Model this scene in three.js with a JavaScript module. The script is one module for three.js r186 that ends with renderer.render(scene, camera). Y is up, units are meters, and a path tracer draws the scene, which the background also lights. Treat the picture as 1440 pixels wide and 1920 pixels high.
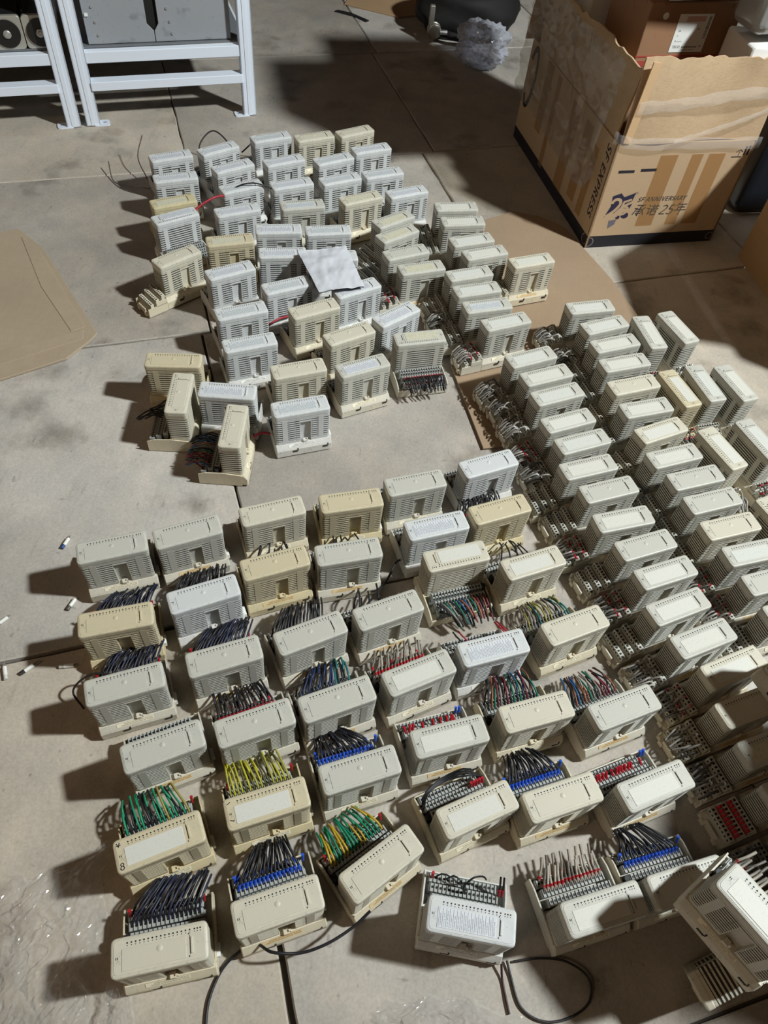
import * as THREE from 'three';
import { mergeGeometries, mergeVertices, toCreasedNormals } from 'three/addons/utils/BufferGeometryUtils.js';
import { RoundedBoxGeometry } from 'three/addons/geometries/RoundedBoxGeometry.js';
import { RectAreaLightUniformsLib } from 'three/addons/lights/RectAreaLightUniformsLib.js';

RectAreaLightUniformsLib.init();
const rad = Math.PI / 180;
const scene = new THREE.Scene();
scene.background = new THREE.Color(0x000000);

// ---------- camera: held 1.2 m above the floor, pitched down and slightly rolled ----------
const camera = new THREE.PerspectiveCamera(69.87, 1440 / 1920, 0.05, 40);
camera.position.set(0, 1.2014, 0);
camera.rotation.order = 'YXZ';
camera.rotation.set(-52.56 * rad, 0, 7.16 * rad);
camera.updateMatrixWorld();
scene.add(camera);

const renderer = new THREE.WebGLRenderer({ antialias: true });
renderer.toneMapping = THREE.LinearToneMapping;
renderer.toneMappingExposure = 1.0;
renderer.shadowMap.enabled = true;

// ---------- light: one flood lamp hung high on the right, a weak warm fill added far behind ----------
const LAMP = new THREE.Vector3(2.63, 3.2, -0.79);
const lampLight = new THREE.SpotLight(new THREE.Color(0.92, 0.985, 0.99), 79, 0, 72 * rad, 0.35, 2);
lampLight.position.copy(LAMP);
lampLight.target.position.set(-1.5, 0.3, -1.8);
lampLight.castShadow = true;
lampLight.shadow.mapSize.set(4096, 4096);
lampLight.shadow.bias = -0.0004;
lampLight.shadow.radius = 6;
scene.add(lampLight, lampLight.target);
lampLight.target.name = 'lamp_aim';
const FILL_LAMP = new THREE.Vector3(-2.6, 3.6, 1.6);
const fillLight = new THREE.RectAreaLight(new THREE.Color(1.0, 0.74, 0.5), 9, 0.9, 0.5);  // added fill that lifts and warms the shade
fillLight.position.copy(FILL_LAMP);
fillLight.lookAt(-0.2, 0, -1.2);
scene.add(fillLight);

// ---------- helpers ----------
function rng(seed) {
  let a = seed >>> 0;
  return () => { a = (a + 0x6d2b79f5) >>> 0; let t = a; t = Math.imul(t ^ (t >>> 15), t | 1); t ^= t + Math.imul(t ^ (t >>> 7), t | 61); return ((t ^ (t >>> 14)) >>> 0) / 4294967296; };
}
const taken = {};
function numbered(name) { const n = taken[name] = (taken[name] ?? -1) + 1; return n ? name + '_' + String(n).padStart(3, '0') : name; }
function tag(o, label, category, group, kind) {
  if (label) o.userData.label = label;
  if (category) o.userData.category = category;
  if (group) o.userData.group = group;
  if (kind) o.userData.kind = kind;
  return o;
}
function shade(o) { o.castShadow = true; o.receiveShadow = true; return o; }
function mesh(name, geo, mat, parent) {
  if (Array.isArray(geo)) geo = merge(geo);
  const m = shade(new THREE.Mesh(geo, mat)); m.name = name; if (parent) parent.add(m); return m;
}
function thing(name, label, category, [x, d, y = 0], turn = 0, group) {      // a group at the base of a thing; x to the right, d away from the viewer
  const o = new THREE.Group(); o.name = numbered(name); o.position.set(x, y, -d); o.rotation.y = turn * rad; scene.add(o);
  return tag(o, label, category, group);
}
function merge(list) {
  const clean = list.map((g) => { let q = g.index ? g.toNonIndexed() : g; for (const k of Object.keys(q.attributes)) if (!['position', 'normal', 'uv'].includes(k)) q.deleteAttribute(k); return q; });
  return mergeGeometries(clean);
}
function box(w, h, d, x = 0, y = 0, z = 0, ry = 0, rx = 0, rz = 0) {
  const g = new THREE.BoxGeometry(w, h, d);
  if (rx) g.rotateX(rx); if (rz) g.rotateZ(rz); if (ry) g.rotateY(ry);
  return g.translate(x, y, z);
}
function rbox(w, h, d, r, x = 0, y = 0, z = 0, seg = 1) { return new RoundedBoxGeometry(w, h, d, seg, r).translate(x, y, z); }
function roundRect(w, d, r, notch) {            // a rounded rectangle in x, z; notch = [x0, x1, depth] cut from the +z side
  const s = new THREE.Shape(), a = w / 2, b = d / 2;
  s.moveTo(-a + r, -b); s.lineTo(a - r, -b); s.quadraticCurveTo(a, -b, a, -b + r); s.lineTo(a, b - r); s.quadraticCurveTo(a, b, a - r, b);
  if (notch) { s.lineTo(notch[1], b); s.lineTo(notch[1], b - notch[2]); s.lineTo(notch[0], b - notch[2]); s.lineTo(notch[0], b); }
  s.lineTo(-a + r, b); s.quadraticCurveTo(-a, b, -a, b - r); s.lineTo(-a, -b + r); s.quadraticCurveTo(-a, -b, -a + r, -b);
  return s;
}
function slabUp(shape, y0, y1, seg = 2, bevel = 0, bseg = 1) {      // extrudes a shape in x, z upwards
  const g = new THREE.ExtrudeGeometry(shape, { depth: y1 - y0 - 2 * bevel, bevelEnabled: bevel > 0, bevelSize: bevel, bevelThickness: bevel, bevelSegments: bseg, bevelOffset: -bevel, curveSegments: seg });
  return g.rotateX(Math.PI / 2).translate(0, y1 - bevel, 0);
}
function profileX(points, x0, x1, bevel = 0) {   // extrudes a profile given as [z, y] along x
  const s = new THREE.Shape(points.map(([z, y]) => new THREE.Vector2(z, y)));
  const g = new THREE.ExtrudeGeometry(s, { depth: x1 - x0 - 2 * bevel, bevelEnabled: bevel > 0, bevelSize: bevel, bevelThickness: bevel, bevelSegments: 1, bevelOffset: -bevel });
  return g.rotateY(-Math.PI / 2).scale(1, 1, 1).translate(x1 - bevel, 0, 0);
}
function tube(points, r, seg = 8, rs = 5) {
  return new THREE.TubeGeometry(new THREE.CatmullRomCurve3(points.map((p) => new THREE.Vector3(...p))), seg, r, rs);
}
const cylinder = (r, h, x, y, z, n = 12, r2 = r) => new THREE.CylinderGeometry(r2, r, h, n).translate(x, y, z);

// tileable value noise
const lattice = (() => { const r = rng(77), a = new Float32Array(65536); for (let i = 0; i < 65536; i++) a[i] = r(); return a; })();
function vnoise(x, y, period, seed = 0) {
  const xi = Math.floor(x), yi = Math.floor(y), fx = x - xi, fy = y - yi, m = (v) => ((v % period) + period) % period;
  const at = (i, j) => lattice[(m(i) + m(j) * 251 + seed * 7919) & 65535], u = fx * fx * (3 - 2 * fx), v = fy * fy * (3 - 2 * fy);
  return (at(xi, yi) * (1 - u) + at(xi + 1, yi) * u) * (1 - v) + (at(xi, yi + 1) * (1 - u) + at(xi + 1, yi + 1) * u) * v;
}
function fbm(x, y, period, oct, seed = 0) { let s = 0, a = 0.5, t = 0; for (let o = 0; o < oct; o++) { s += a * vnoise(x, y, period, seed + o); t += a; x *= 2; y *= 2; period *= 2; a *= 0.55; } return s / t; }
function noise3(x, y, z, seed = 0) { return (vnoise(x + z * 0.71 + 31.4, y - z * 0.53 + 17.2, 240, seed) + vnoise(y + x * 0.37 + 5.1, z + x * 0.61 + 9.7, 240, seed + 3)) / 2; }
function dataTexture(n, fill, srgb = true) {
  const a = new Uint8Array(n * n * 4);
  for (let j = 0; j < n; j++) for (let i = 0; i < n; i++) { const c = fill(i / n, j / n); const k = (j * n + i) * 4; a[k] = c[0]; a[k + 1] = c[1]; a[k + 2] = c[2]; a[k + 3] = 255; }
  const t = new THREE.DataTexture(a, n, n); t.wrapS = t.wrapT = THREE.RepeatWrapping; t.magFilter = THREE.LinearFilter; t.minFilter = THREE.LinearMipmapLinearFilter; t.generateMipmaps = true;
  if (srgb) t.colorSpace = THREE.SRGBColorSpace; t.needsUpdate = true; return t;
}
function canvasTexture(w, h, draw) {
  const c = document.createElement('canvas'); c.width = w; c.height = h; draw(c.getContext('2d'), w, h);
  const t = new THREE.CanvasTexture(c); t.colorSpace = THREE.SRGBColorSpace; t.anisotropy = 8; return t;
}
const std = (color, roughness = 0.6, more = {}) => new THREE.MeshStandardMaterial({ color, roughness, ...more });

// ---------- surface textures ----------
const concreteMap = dataTexture(1024, (u, v) => {
  const big = fbm(u * 5, v * 5, 5, 5, 1), mid = fbm(u * 22, v * 22, 22, 4, 9), fine = vnoise(u * 512, v * 512, 512, 17), pit = vnoise(u * 200, v * 90, 200, 23), dirt = fbm(u * 9, v * 9, 9, 5, 31), scuff = fbm(u * 60, v * 8, 8, 3, 40);
  let g = 178 + (big - 0.5) * 40 + (mid - 0.5) * 22 + (fine - 0.5) * 15;
  if (dirt > 0.62) g -= (dirt - 0.62) * 200;
  if (pit > 0.93) g -= (pit - 0.93) * 480;
  if (scuff > 0.74) g -= (scuff - 0.74) * 70;
  const warm = (mid - 0.5) * 6;
  return [Math.max(0, g + 3 + warm), Math.max(0, g - 4), Math.max(0, g - 13 - warm)];
});
const concreteBump = dataTexture(512, (u, v) => { const g = 128 + (fbm(u * 40, v * 40, 40, 4, 51) - 0.5) * 160 + (vnoise(u * 256, v * 256, 256, 55) - 0.5) * 60; return [g, g, g]; }, false);
const grimeMap = dataTexture(512, (u, v) => {
  const a = fbm(u * 6, v * 6, 6, 5, 61), b = vnoise(u * 170, v * 170, 170, 66), c = fbm(u * 30, v * 30, 30, 3, 70);
  let g = 244 + (a - 0.5) * 24 - (b > 0.93 ? (b - 0.93) * 600 : 0) - (c > 0.68 ? (c - 0.68) * 190 : 0);
  return [g, g - 1.5 * (a > 0.5), g - 5 * Math.max(0, a - 0.45) * 10 * 0.4];
});
const kraftMap = dataTexture(512, (u, v) => {
  const a = fbm(u * 4, v * 4, 4, 4, 81), f = vnoise(u * 256, v * 40, 256, 85), fl = vnoise(u * 18, v * 120, 120, 88);
  const g = (a - 0.5) * 20 + (f - 0.5) * 5 + (fl - 0.5) * 3;
  return [206 + g, 180 + g, 150 + g * 0.9];
});

// ---------- the room ----------
const X0 = -4.6, X1 = 4.6, D0 = -3.4, D1 = 7.4, CEIL = 5;
const wallMat = std(0x7d6650, 0.9), ceilMat = std(0x6a5846, 0.9), jointMat = std(0x35302a, 0.95, { map: concreteMap });
const floor = new THREE.Group(); floor.name = 'floor'; scene.add(floor); tag(floor, 'worn grey concrete paving slabs with dark joints', 'floor', null, 'structure');
{
  const bed = new THREE.BoxGeometry(X1 - X0, 0.1, D1 - D0).translate((X0 + X1) / 2, -0.062, -(D0 + D1) / 2);
  mesh('joint_bed', bed, std(0x4a433b, 0.95), floor);
  // slabs laid in rows turned 22 degrees; T are the row joints, S the shift of each row
  const ang = 22 * rad, c = Math.cos(ang), s = Math.sin(ang), R = rng(5);
  const T = [-1.66, -0.88, -0.1, 0.69, 1.487, 2.262, 3.036, 3.82, 4.6, 5.38], S = [-0.08, -0.05, -0.015, 0.062, 0.085, 0.128, 0.15, 0.17, 0.19];
  const tones = [0xffffff, 0xf3f1ee, 0xe9e6e2, 0xf8f3ea, 0xeceae8].map((k) => std(k, 0.86, { map: concreteMap, bumpMap: concreteBump, bumpScale: 0.0012 }));
  for (let r = 0; r < T.length - 1; r++) for (let k = -5; k < 5; k++) {
    const s0 = S[r] + k * 0.805, s1 = s0 + 0.805, g = 0.002 + R() * 0.0022, j = () => (R() - 0.5) * 0.004;
    const pts = [[s0 + g + j(), T[r] + g + j()], [s1 - g + j(), T[r] + g + j()], [s1 - g + j(), T[r + 1] - g + j()], [s0 + g + j(), T[r + 1] - g + j()]];
    const plan = pts.map(([a, t]) => [a * c - t * s, a * s + t * c]);
    if (plan.some(([x, d]) => x < X0 || x > X1 || d < D0 || d > D1)) continue;
    // uneven, slightly chipped edges
    const ring = [];
    for (let e = 0; e < 4; e++) {
      const A = plan[e], B = plan[(e + 1) % 4], n = 14;
      for (let q = 0; q < n; q++) { const f = q / n, w = q ? (R() - 0.5) * 0.003 : 0; ring.push(new THREE.Vector2(A[0] + (B[0] - A[0]) * f + w, A[1] + (B[1] - A[1]) * f + w)); }
    }
    const geo = new THREE.ExtrudeGeometry(new THREE.Shape(ring), { depth: 0.02, bevelEnabled: true, bevelSize: 0.0025, bevelThickness: 0.0025, bevelSegments: 1, bevelOffset: -0.0025 });
    const uv = geo.attributes.uv, ou = R() * 7, ov = R() * 7; for (let i = 0; i < uv.count; i++) uv.setXY(i, uv.getX(i) * 0.8 + ou, uv.getY(i) * 0.8 + ov);
    geo.rotateX(-Math.PI / 2).translate(0, -0.0225 - R() * 0.0004, 0);
    mesh(numbered('slab'), geo, tones[Math.floor(R() * tones.length)], floor);
  }
}
function wall(name, w, h, d, x, y, z, m = wallMat) { const o = mesh(name, box(w, h, d, x, y, z), m); scene.add(o); return tag(o, 'plain plastered warehouse ' + name.replace('_', ' '), 'wall', null, 'structure'); }
const LX = X1 - X0, LD = D1 - D0, MX = (X0 + X1) / 2, MZ = -(D0 + D1) / 2;
wall('wall_left', 0.2, CEIL, LD, X0 - 0.1, CEIL / 2, MZ);
wall('wall_right', 0.2, CEIL, LD, X1 + 0.1, CEIL / 2, MZ);
wall('wall_back', LX, CEIL, 0.2, MX, CEIL / 2, -D1 - 0.1);
wall('wall_front', LX, CEIL, 0.2, MX, CEIL / 2, -D0 + 0.1);
const ceiling = mesh('ceiling', box(LX, 0.2, LD, MX, CEIL + 0.1, MZ), ceilMat); scene.add(ceiling); tag(ceiling, 'grey warehouse ceiling high above', 'ceiling', null, 'structure');

// lamps that the lights belong to
function floodLamp(label, at, target, w, h, glow) {
  const o = new THREE.Group(); o.name = numbered('flood_lamp'); scene.add(o); tag(o, label, 'lamp');
  o.position.copy(at); o.lookAt(target[0], target[1], target[2]);           // +z looks at the target
  mesh('housing', [rbox(w + 0.06, h + 0.06, 0.06, 0.01, 0, 0, -0.055)], std(0x2b2c2e, 0.5), o);
  mesh('lens', box(w, h, 0.01, 0, 0, -0.018), new THREE.MeshStandardMaterial({ color: 0xffffff, emissive: glow, emissiveIntensity: 3 }), o);
  const rod = at.clone(); const len = CEIL - at.y - 0.05;
  const pole = mesh('hanger', cylinder(0.012, len, 0, 0, 0, 8), std(0x3a3a3a, 0.5, { metalness: 0.6 })); o.add(pole);
  o.updateMatrixWorld(true); pole.quaternion.copy(o.quaternion).invert(); pole.position.copy(o.worldToLocal(new THREE.Vector3(at.x, at.y + 0.05 + len / 2, at.z + (target[2] > at.z ? -0.06 : 0.06))));
}
floodLamp('bright flood lamp hung high on the right', LAMP, [-1.5, 0.3, -1.8], 0.3, 0.24, 0xfff2dc);
floodLamp('weak warm fill lamp added unseen behind the viewer', FILL_LAMP, [-0.2, 0, -1.2], 0.9, 0.5, 0xffd9a8);

// ---------- the controller modules ----------
const TONE = {
  w: { word: 'cool white', shell: 0xd8dad9, base: 0xdddbd5 },
  g: { word: 'pale grey', shell: 0xcbc9be, base: 0xdad3c2 },
  i: { word: 'ivory', shell: 0xd6d0bd, base: 0xddd2b8 },
  b: { word: 'beige', shell: 0xd3c7a8, base: 0xdbcca5 },
  y: { word: 'yellowed', shell: 0xd2c69f, base: 0xd6c798 },
};
const plasticMap = grimeMap.clone(); plasticMap.repeat.set(9, 9); plasticMap.needsUpdate = true;
for (const k of Object.keys(TONE)) { TONE[k].m = std(TONE[k].shell, 0.5, { map: plasticMap }); TONE[k].bm = std(TONE[k].base, 0.55, { map: plasticMap }); }
const M = {
  core: std(0x33302a, 0.9), dot: std(0x26261f, 0.7), terminal: std(0xa3a5a1, 0.55), terminalDark: std(0x3b3935, 0.6), black: std(0x17171a, 0.6), white: std(0xe6e6e0, 0.5),  // core: dark colour standing for the shade inside slots and holes
  red: std(0xb4202c, 0.5), blue: std(0x2d5cd0, 0.45), screw: std(0x1b1a18, 0.5, { metalness: 0.3 }), ribbon: std(0x3b8f78, 0.6), pcb: std(0x2d5c4c, 0.6),
};
function paper(bg, ink, kind, seed) {
  return std(0xffffff, 0.55, { map: canvasTexture(384, 128, (g, w, h) => {
    const R = rng(seed); g.fillStyle = bg; g.fillRect(0, 0, w, h); g.fillStyle = ink; g.strokeStyle = ink;
    if (kind === 'l') for (let i = 0; i < 16; i++) { const x = 8 + i * 23.4; g.globalAlpha = 0.75; g.fillRect(x, 4, 2.6, h - 8); g.globalAlpha = 0.6; const from = 16 + R() * 30; for (let y = from; y < h - 12; y += 3.6) if (R() < 0.85) g.fillRect(x + 8 + R() * 2, y, 5 + R() * 3, 2.2); }
    if (kind === 'm') for (let i = 0; i < 16; i++) { const x = 10 + i * 23; g.globalAlpha = 0.35; for (let q = 0; q < 10; q++) if (R() < 0.5) g.fillRect(x + R() * 3, 14 + R() * 40 + q * 5, 2 + R() * 3, 3); g.globalAlpha = 0.4; g.fillRect(x, h - 16, 2, 9); }
    if (kind === 'w') { g.globalAlpha = 0.22; for (let i = 0; i < 16; i++) for (let q = 0; q < 7; q++) if (R() < 0.45) g.fillRect(12 + i * 23, 20 + q * 14, 6 + R() * 10, 2); }
    if (kind === 'n') { g.globalAlpha = 0.08; for (let q = 0; q < 90; q++) { g.beginPath(); g.arc(R() * w, R() * h, R() * 14, 0, 7); g.fill(); } }
  }) });
}
const LABEL = { l: [paper('#d6d8dc', '#3c414c', 'l', 3), paper('#d0d3d4', '#4a4f58', 'l', 4)], m: [paper('#cfcfc7', '#4a483f', 'm', 5), paper('#d2d0c5', '#55524a', 'm', 6)], w: [paper('#d4d2c8', '#66645c', 'w', 7)], n: [paper('#c9c4ae', '#6a634c', 'n', 8)], p: [paper('#d8d3c0', '#8a846c', 'n', 9)] };
const warning = [['#efe6cc', '#6f6448'], ['#dcc192', '#6b4e22'], ['#ecebe4', '#45433e']].map(([bg, ink]) => std(0xffffff, 0.6, { map: canvasTexture(512, 48, (g, w, h) => {
  g.fillStyle = bg; g.fillRect(0, 0, w, h); g.fillStyle = ink; g.font = 'bold 17px sans-serif'; g.textBaseline = 'middle';
  g.fillText('WARNING - EXPLOSION HAZARD DO NOT DISCONNECT', 14, 14, w - 28); g.fillText('UNLESS AREA IS KNOWN TO BE NON-HAZARDOUS', 14, 34, w - 60);
}) }));

// geometries shared by all modules. Local axes: x along the module, z to its front, y up; the top face lies at 0.118
const TOP = 0.118;
const G = {};
{
  const taper = (k) => 1 - 0.022 * (1 - k);                           // the housing narrows a little towards its base
  const slabs = [], n = 10;
  for (let i = 0; i < n; i++) {
    const y = 0.0425 + i * 0.0061, k = taper(i / n), notch = i < n - 2 ? [-0.006, 0.017, 0.0075] : null;
    slabs.push(slabUp(roundRect(0.1175 * k, 0.0442 * k, 0.005, notch), y, y + 0.0028, 2));
  }
  for (const s of [-1, 1]) for (const x of [-0.0385, 0.0385]) slabs.push(box(0.011, 0.064, 0.0035, x, 0.0715, s * 0.0203, 0, s * 0.008));
  slabs.push(slabUp(roundRect(0.1155, 0.0435, 0.005, [-0.006, 0.017, 0.0075]), 0.033, 0.0405, 2));
  slabs.push(box(0.0225, 0.056, 0.002, 0.0055, 0.066, 0.0138, 0, 0.06));        // back wall of the latch channel
  for (const x of [-0.0065, 0.0175]) slabs.push(box(0.0012, 0.055, 0.0085, x, 0.066, 0.0172));
  slabs.push(slabUp(roundRect(0.1175, 0.0442, 0.005), 0.1015, 0.1055, 2));
  G.shell = merge(slabs);
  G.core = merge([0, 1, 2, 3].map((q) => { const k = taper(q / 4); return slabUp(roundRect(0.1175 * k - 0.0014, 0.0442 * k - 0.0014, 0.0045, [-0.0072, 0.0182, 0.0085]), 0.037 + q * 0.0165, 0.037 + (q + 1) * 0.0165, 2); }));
  G.cover = merge([slabUp(roundRect(0.119, 0.0455, 0.0075), 0.1045, TOP, 4, 0.0028, 2), slabUp(roundRect(0.112, 0.0385, 0.006), TOP - 0.001, TOP + 0.0005, 3, 0.0005, 1)]);
  G.label = rbox(0.078, 0.0012, 0.0245, 0.0004, -0.0065, TOP + 0.0005, 0.0035);
  { const uv = G.label.attributes.uv, p = G.label.attributes.position; for (let i = 0; i < uv.count; i++) uv.setXY(i, (p.getX(i) + 0.0455) / 0.078, (0.0158 - p.getZ(i)) / 0.0245); }
  const dots = []; for (let i = 0; i < 19; i++) dots.push(cylinder(0.00105, 0.0006, i < 16 ? -0.039 + i * 0.0051 : 0.0435 + (i - 16) * 0.0036, TOP + 0.0006, -0.0148, 6));
  for (let i = 0; i < 19; i++) dots.push(box(0.0009, 0.0004, 0.0011, i < 16 ? -0.039 + i * 0.0051 : 0.0435 + (i - 16) * 0.0036, TOP + 0.0006, -0.0119));
  dots.push(box(0.0008, 0.0004, 0.0028, -0.0525, TOP + 0.0006, 0.0005), box(0.0008, 0.0004, 0.0028, -0.0505, TOP + 0.0006, 0.0005), box(0.0011, 0.0006, 0.0018, 0.0362, TOP + 0.0006, -0.0105), box(0.0011, 0.0006, 0.0018, 0.0362, TOP + 0.0006, 0.0146), box(0.0005, 0.0005, 0.022, 0.0372, TOP + 0.0005, 0.002));
  G.dots = merge(dots);
  G.tab = rbox(0.0032, 0.0022, 0.0185, 0.0008, 0.0395, TOP + 0.0012, 0.0025);
  G.boss = new THREE.SphereGeometry(0.009, 12, 4, 0, 7, 0, 0.5).translate(0, TOP - 0.0069, -0.0015);
  const ledge = [[0.0305, 0.004], [0.0308, 0.0215], [0.0285, 0.0255], [0.0232, 0.033], [-0.024, 0.033], [-0.024, 0.004]];
  const feet = [box(0.016, 0.006, 0.02, -0.035, 0.003, 0.01), box(0.016, 0.006, 0.02, 0.035, 0.003, 0.01)];
  const endWall = (x) => { const s = new THREE.Shape([[-0.07, 0.002], [0.018, 0.002], [0.018, 0.033], [-0.02, 0.0375], [-0.056, 0.0355], [-0.07, 0.03]].map(([a, b]) => new THREE.Vector2(a, b))); return new THREE.ExtrudeGeometry(s, { depth: 0.0022, bevelEnabled: false }).rotateY(-Math.PI / 2).translate(x, 0, 0); };
  G.baseWide = merge([profileX(ledge, -0.0605, 0.0605, 0.0016), box(0.119, 0.009, 0.048, 0, 0.0075, -0.046), endWall(-0.0585), endWall(0.0607), box(0.119, 0.018, 0.002, 0, 0.014, -0.0695), ...feet, box(0.016, 0.006, 0.02, 0.035, 0.003, -0.055), box(0.016, 0.006, 0.02, -0.035, 0.003, -0.055)]);
  const ledgeC = [[0.0298, 0.004], [0.0298, 0.0225], [0.0278, 0.0255], [0.0232, 0.033], [-0.0232, 0.033], [-0.0298, 0.026], [-0.0298, 0.004]];
  G.baseLong = merge([profileX(ledgeC, -0.0605, 0.0605, 0.0016), box(0.054, 0.01, 0.059, -0.087, 0.008, 0), box(0.054, 0.02, 0.002, -0.087, 0.016, 0.0288), box(0.03, 0.012, 0.002, -0.075, 0.031, 0.0288), box(0.054, 0.02, 0.002, -0.087, 0.016, -0.0288), box(0.002, 0.034, 0.059, -0.0612, 0.024, 0),
    ...feet, box(0.016, 0.006, 0.02, -0.1, 0.003, 0), box(0.004, 0.01, 0.01, -0.1155, 0.008, 0.016), box(0.004, 0.01, 0.01, -0.1155, 0.008, -0.016), box(0.0025, 0.008, 0.03, -0.1145, 0.018, 0)]);
  G.slot = merge([box(0.011, 0.005, 0.001, 0, 0.0165, 0.0307), box(0.002, 0.0065, 0.003, 0.0062, 0.0205, 0.0298)]);
  G.latch = merge([rbox(0.0085, 0.006, 0.009, 0.0012, 0.0035, 0.036, 0.021), box(0.003, 0.009, 0.003, 0.0085, 0.037, 0.022)]);
  G.warning = new THREE.PlaneGeometry(0.058, 0.0068).rotateX(-Math.PI / 2 + 0.955).rotateY(Math.PI);
  // the notice reads from the terminal side, so it stands on its head for the viewer
  G.warning = new THREE.PlaneGeometry(0.058, 0.0066).rotateZ(Math.PI).rotateX(-0.615).translate(-0.004, 0.0297, 0.0262);
  G.plug = merge([rbox(0.005, 0.013, 0.017, 0.001, 0.0625, 0.02, 0.002)]);
  // terminal rows of the wide base: three steps going down to the back, each with a line of holes
  G.rowWide = []; G.holeWide = [];
  const W = [[-0.0315, 0.047, 0.0105, 0], [-0.0455, 0.0405, 0.011, -0.003], [-0.0595, 0.034, 0.011, -0.005]];
  W.forEach(([z, y, dd, sx], r) => {
    const g = [box(0.1, 0.012, dd, sx, y - 0.006, z), box(0.104, y - 0.018, dd * 0.8, sx, (y - 0.012) / 2 + 0.003, z)];
    for (let i = 0; i < 17; i++) g.push(box(0.0008, 0.0025, dd, sx - 0.048 + i * 0.006, y + 0.0006, z));
    G.rowWide.push(merge(g));
    const h = []; for (let i = 0; i < 16; i++) { h.push(cylinder(0.0019, 0.0007, sx - 0.045 + i * 0.006, y + 0.0002, z - 0.0005, 7)); h.push(box(0.0028, 0.0035, 0.0008, sx - 0.045 + i * 0.006, y - 0.004, z - dd / 2)); }
    G.holeWide.push(merge(h));
  });
  G.rowLong = []; G.holeLong = [];
  [[-0.0685, 0.049], [-0.0845, 0.041], [-0.1005, 0.033]].forEach(([x, y]) => {
    G.rowLong.push(merge([box(0.0085, 0.014, 0.055, x, y - 0.007, 0), box(0.013, y - 0.018, 0.055, x, (y - 0.012) / 2 + 0.003, 0), ...Array.from({ length: 9 }, (_, i) => box(0.0085, 0.002, 0.0008, x, y + 0.0006, -0.026 + i * 0.0065))]));
    const h = []; for (let i = 0; i < 8; i++) { h.push(box(0.0042, 0.0007, 0.0034, x - 0.0005, y + 0.0002, -0.0228 + i * 0.0065)); h.push(box(0.0008, 0.0036, 0.003, x - 0.0043, y - 0.005, -0.0228 + i * 0.0065)); }
    G.holeLong.push(merge(h));
  });
  G.ferrule = new THREE.CylinderGeometry(0.0025, 0.0019, 0.013, 6);
  G.thumb = merge([cylinder(0.0055, 0.02, 0, 0, 0, 12)]);
}
const WIRES = {
  blue: { c: [0x17171c, 0x1c1c24], tip: 'blue', pull: 0.5, word: 'fanned black wires with blue tips' },
  redk: { c: [0x26252a, 0x3a3638, 0x1c1c20], tip: 'red', pull: 0.9, word: 'dark wires with red tips' },
  redw: { c: [0xa79f92, 0x8c8478, 0x6b655c], tip: 'red', pull: 0.92, word: 'whitish wires with red tips', short: 1 },
  green: { c: [0x1c8a62, 0x1d1f26, 0x1d1f26, 0x1c8a62, 0x9a8d4a], pull: 0.85, word: 'green and black wires' },
  yellow: { c: [0xb3ad34, 0xa3a045, 0x55522c], pull: 0.9, word: 'yellow wires' },
  gy: { c: [0x17805e, 0x17805e, 0xb99a2a], pull: 0.75, word: 'green and yellow wires' },
  navy: { c: [0x20222f, 0x1b1c24, 0x262a40], pull: 0.86, lean: 0.026, word: 'dark navy wires' },
  dark: { c: [0x1b1b1e, 0x29282b], pull: 0.7, word: 'loose black wires', n: 7 },
  black: { c: [0x1b1b1e, 0x232326, 0x2b2b30], pull: 0.8, lean: 0.02, word: 'black wires' },
  multi: { c: [0x1c1c20, 0x2a5c90, 0x8f5238, 0x1c6f5a, 0x6d2430, 0x1c1c20, 0x8f877f, 0x26262b, 0x2f2d33], pull: 0.75, word: 'many-coloured wires' },
  dmulti: { c: [0x1c1c24, 0x20305a, 0x1c6f72, 0x1c1c20], pull: 0.7, word: 'dark and teal wires' },
  gmix: { c: [0x7d766e, 0x8f877d, 0x6b645c, 0x98923c, 0x1c6a66, 0x1c1c20], pull: 0.85, word: 'grey, yellow and teal wires' },
};
const wireMat = {}; const wm = (h) => wireMat[h] ??= std(h, 0.5);
function tip(parent, from, to, mat) {          // a coloured ferrule from a terminal hole along the wire
  const f = mesh('ferrule', G.ferrule, mat, parent), a = new THREE.Vector3(...from), b = new THREE.Vector3(...to).sub(a).normalize();
  f.position.copy(a).addScaledVector(b, 0.0062); f.quaternion.setFromUnitVectors(new THREE.Vector3(0, 1, 0), b); return f;
}
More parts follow.
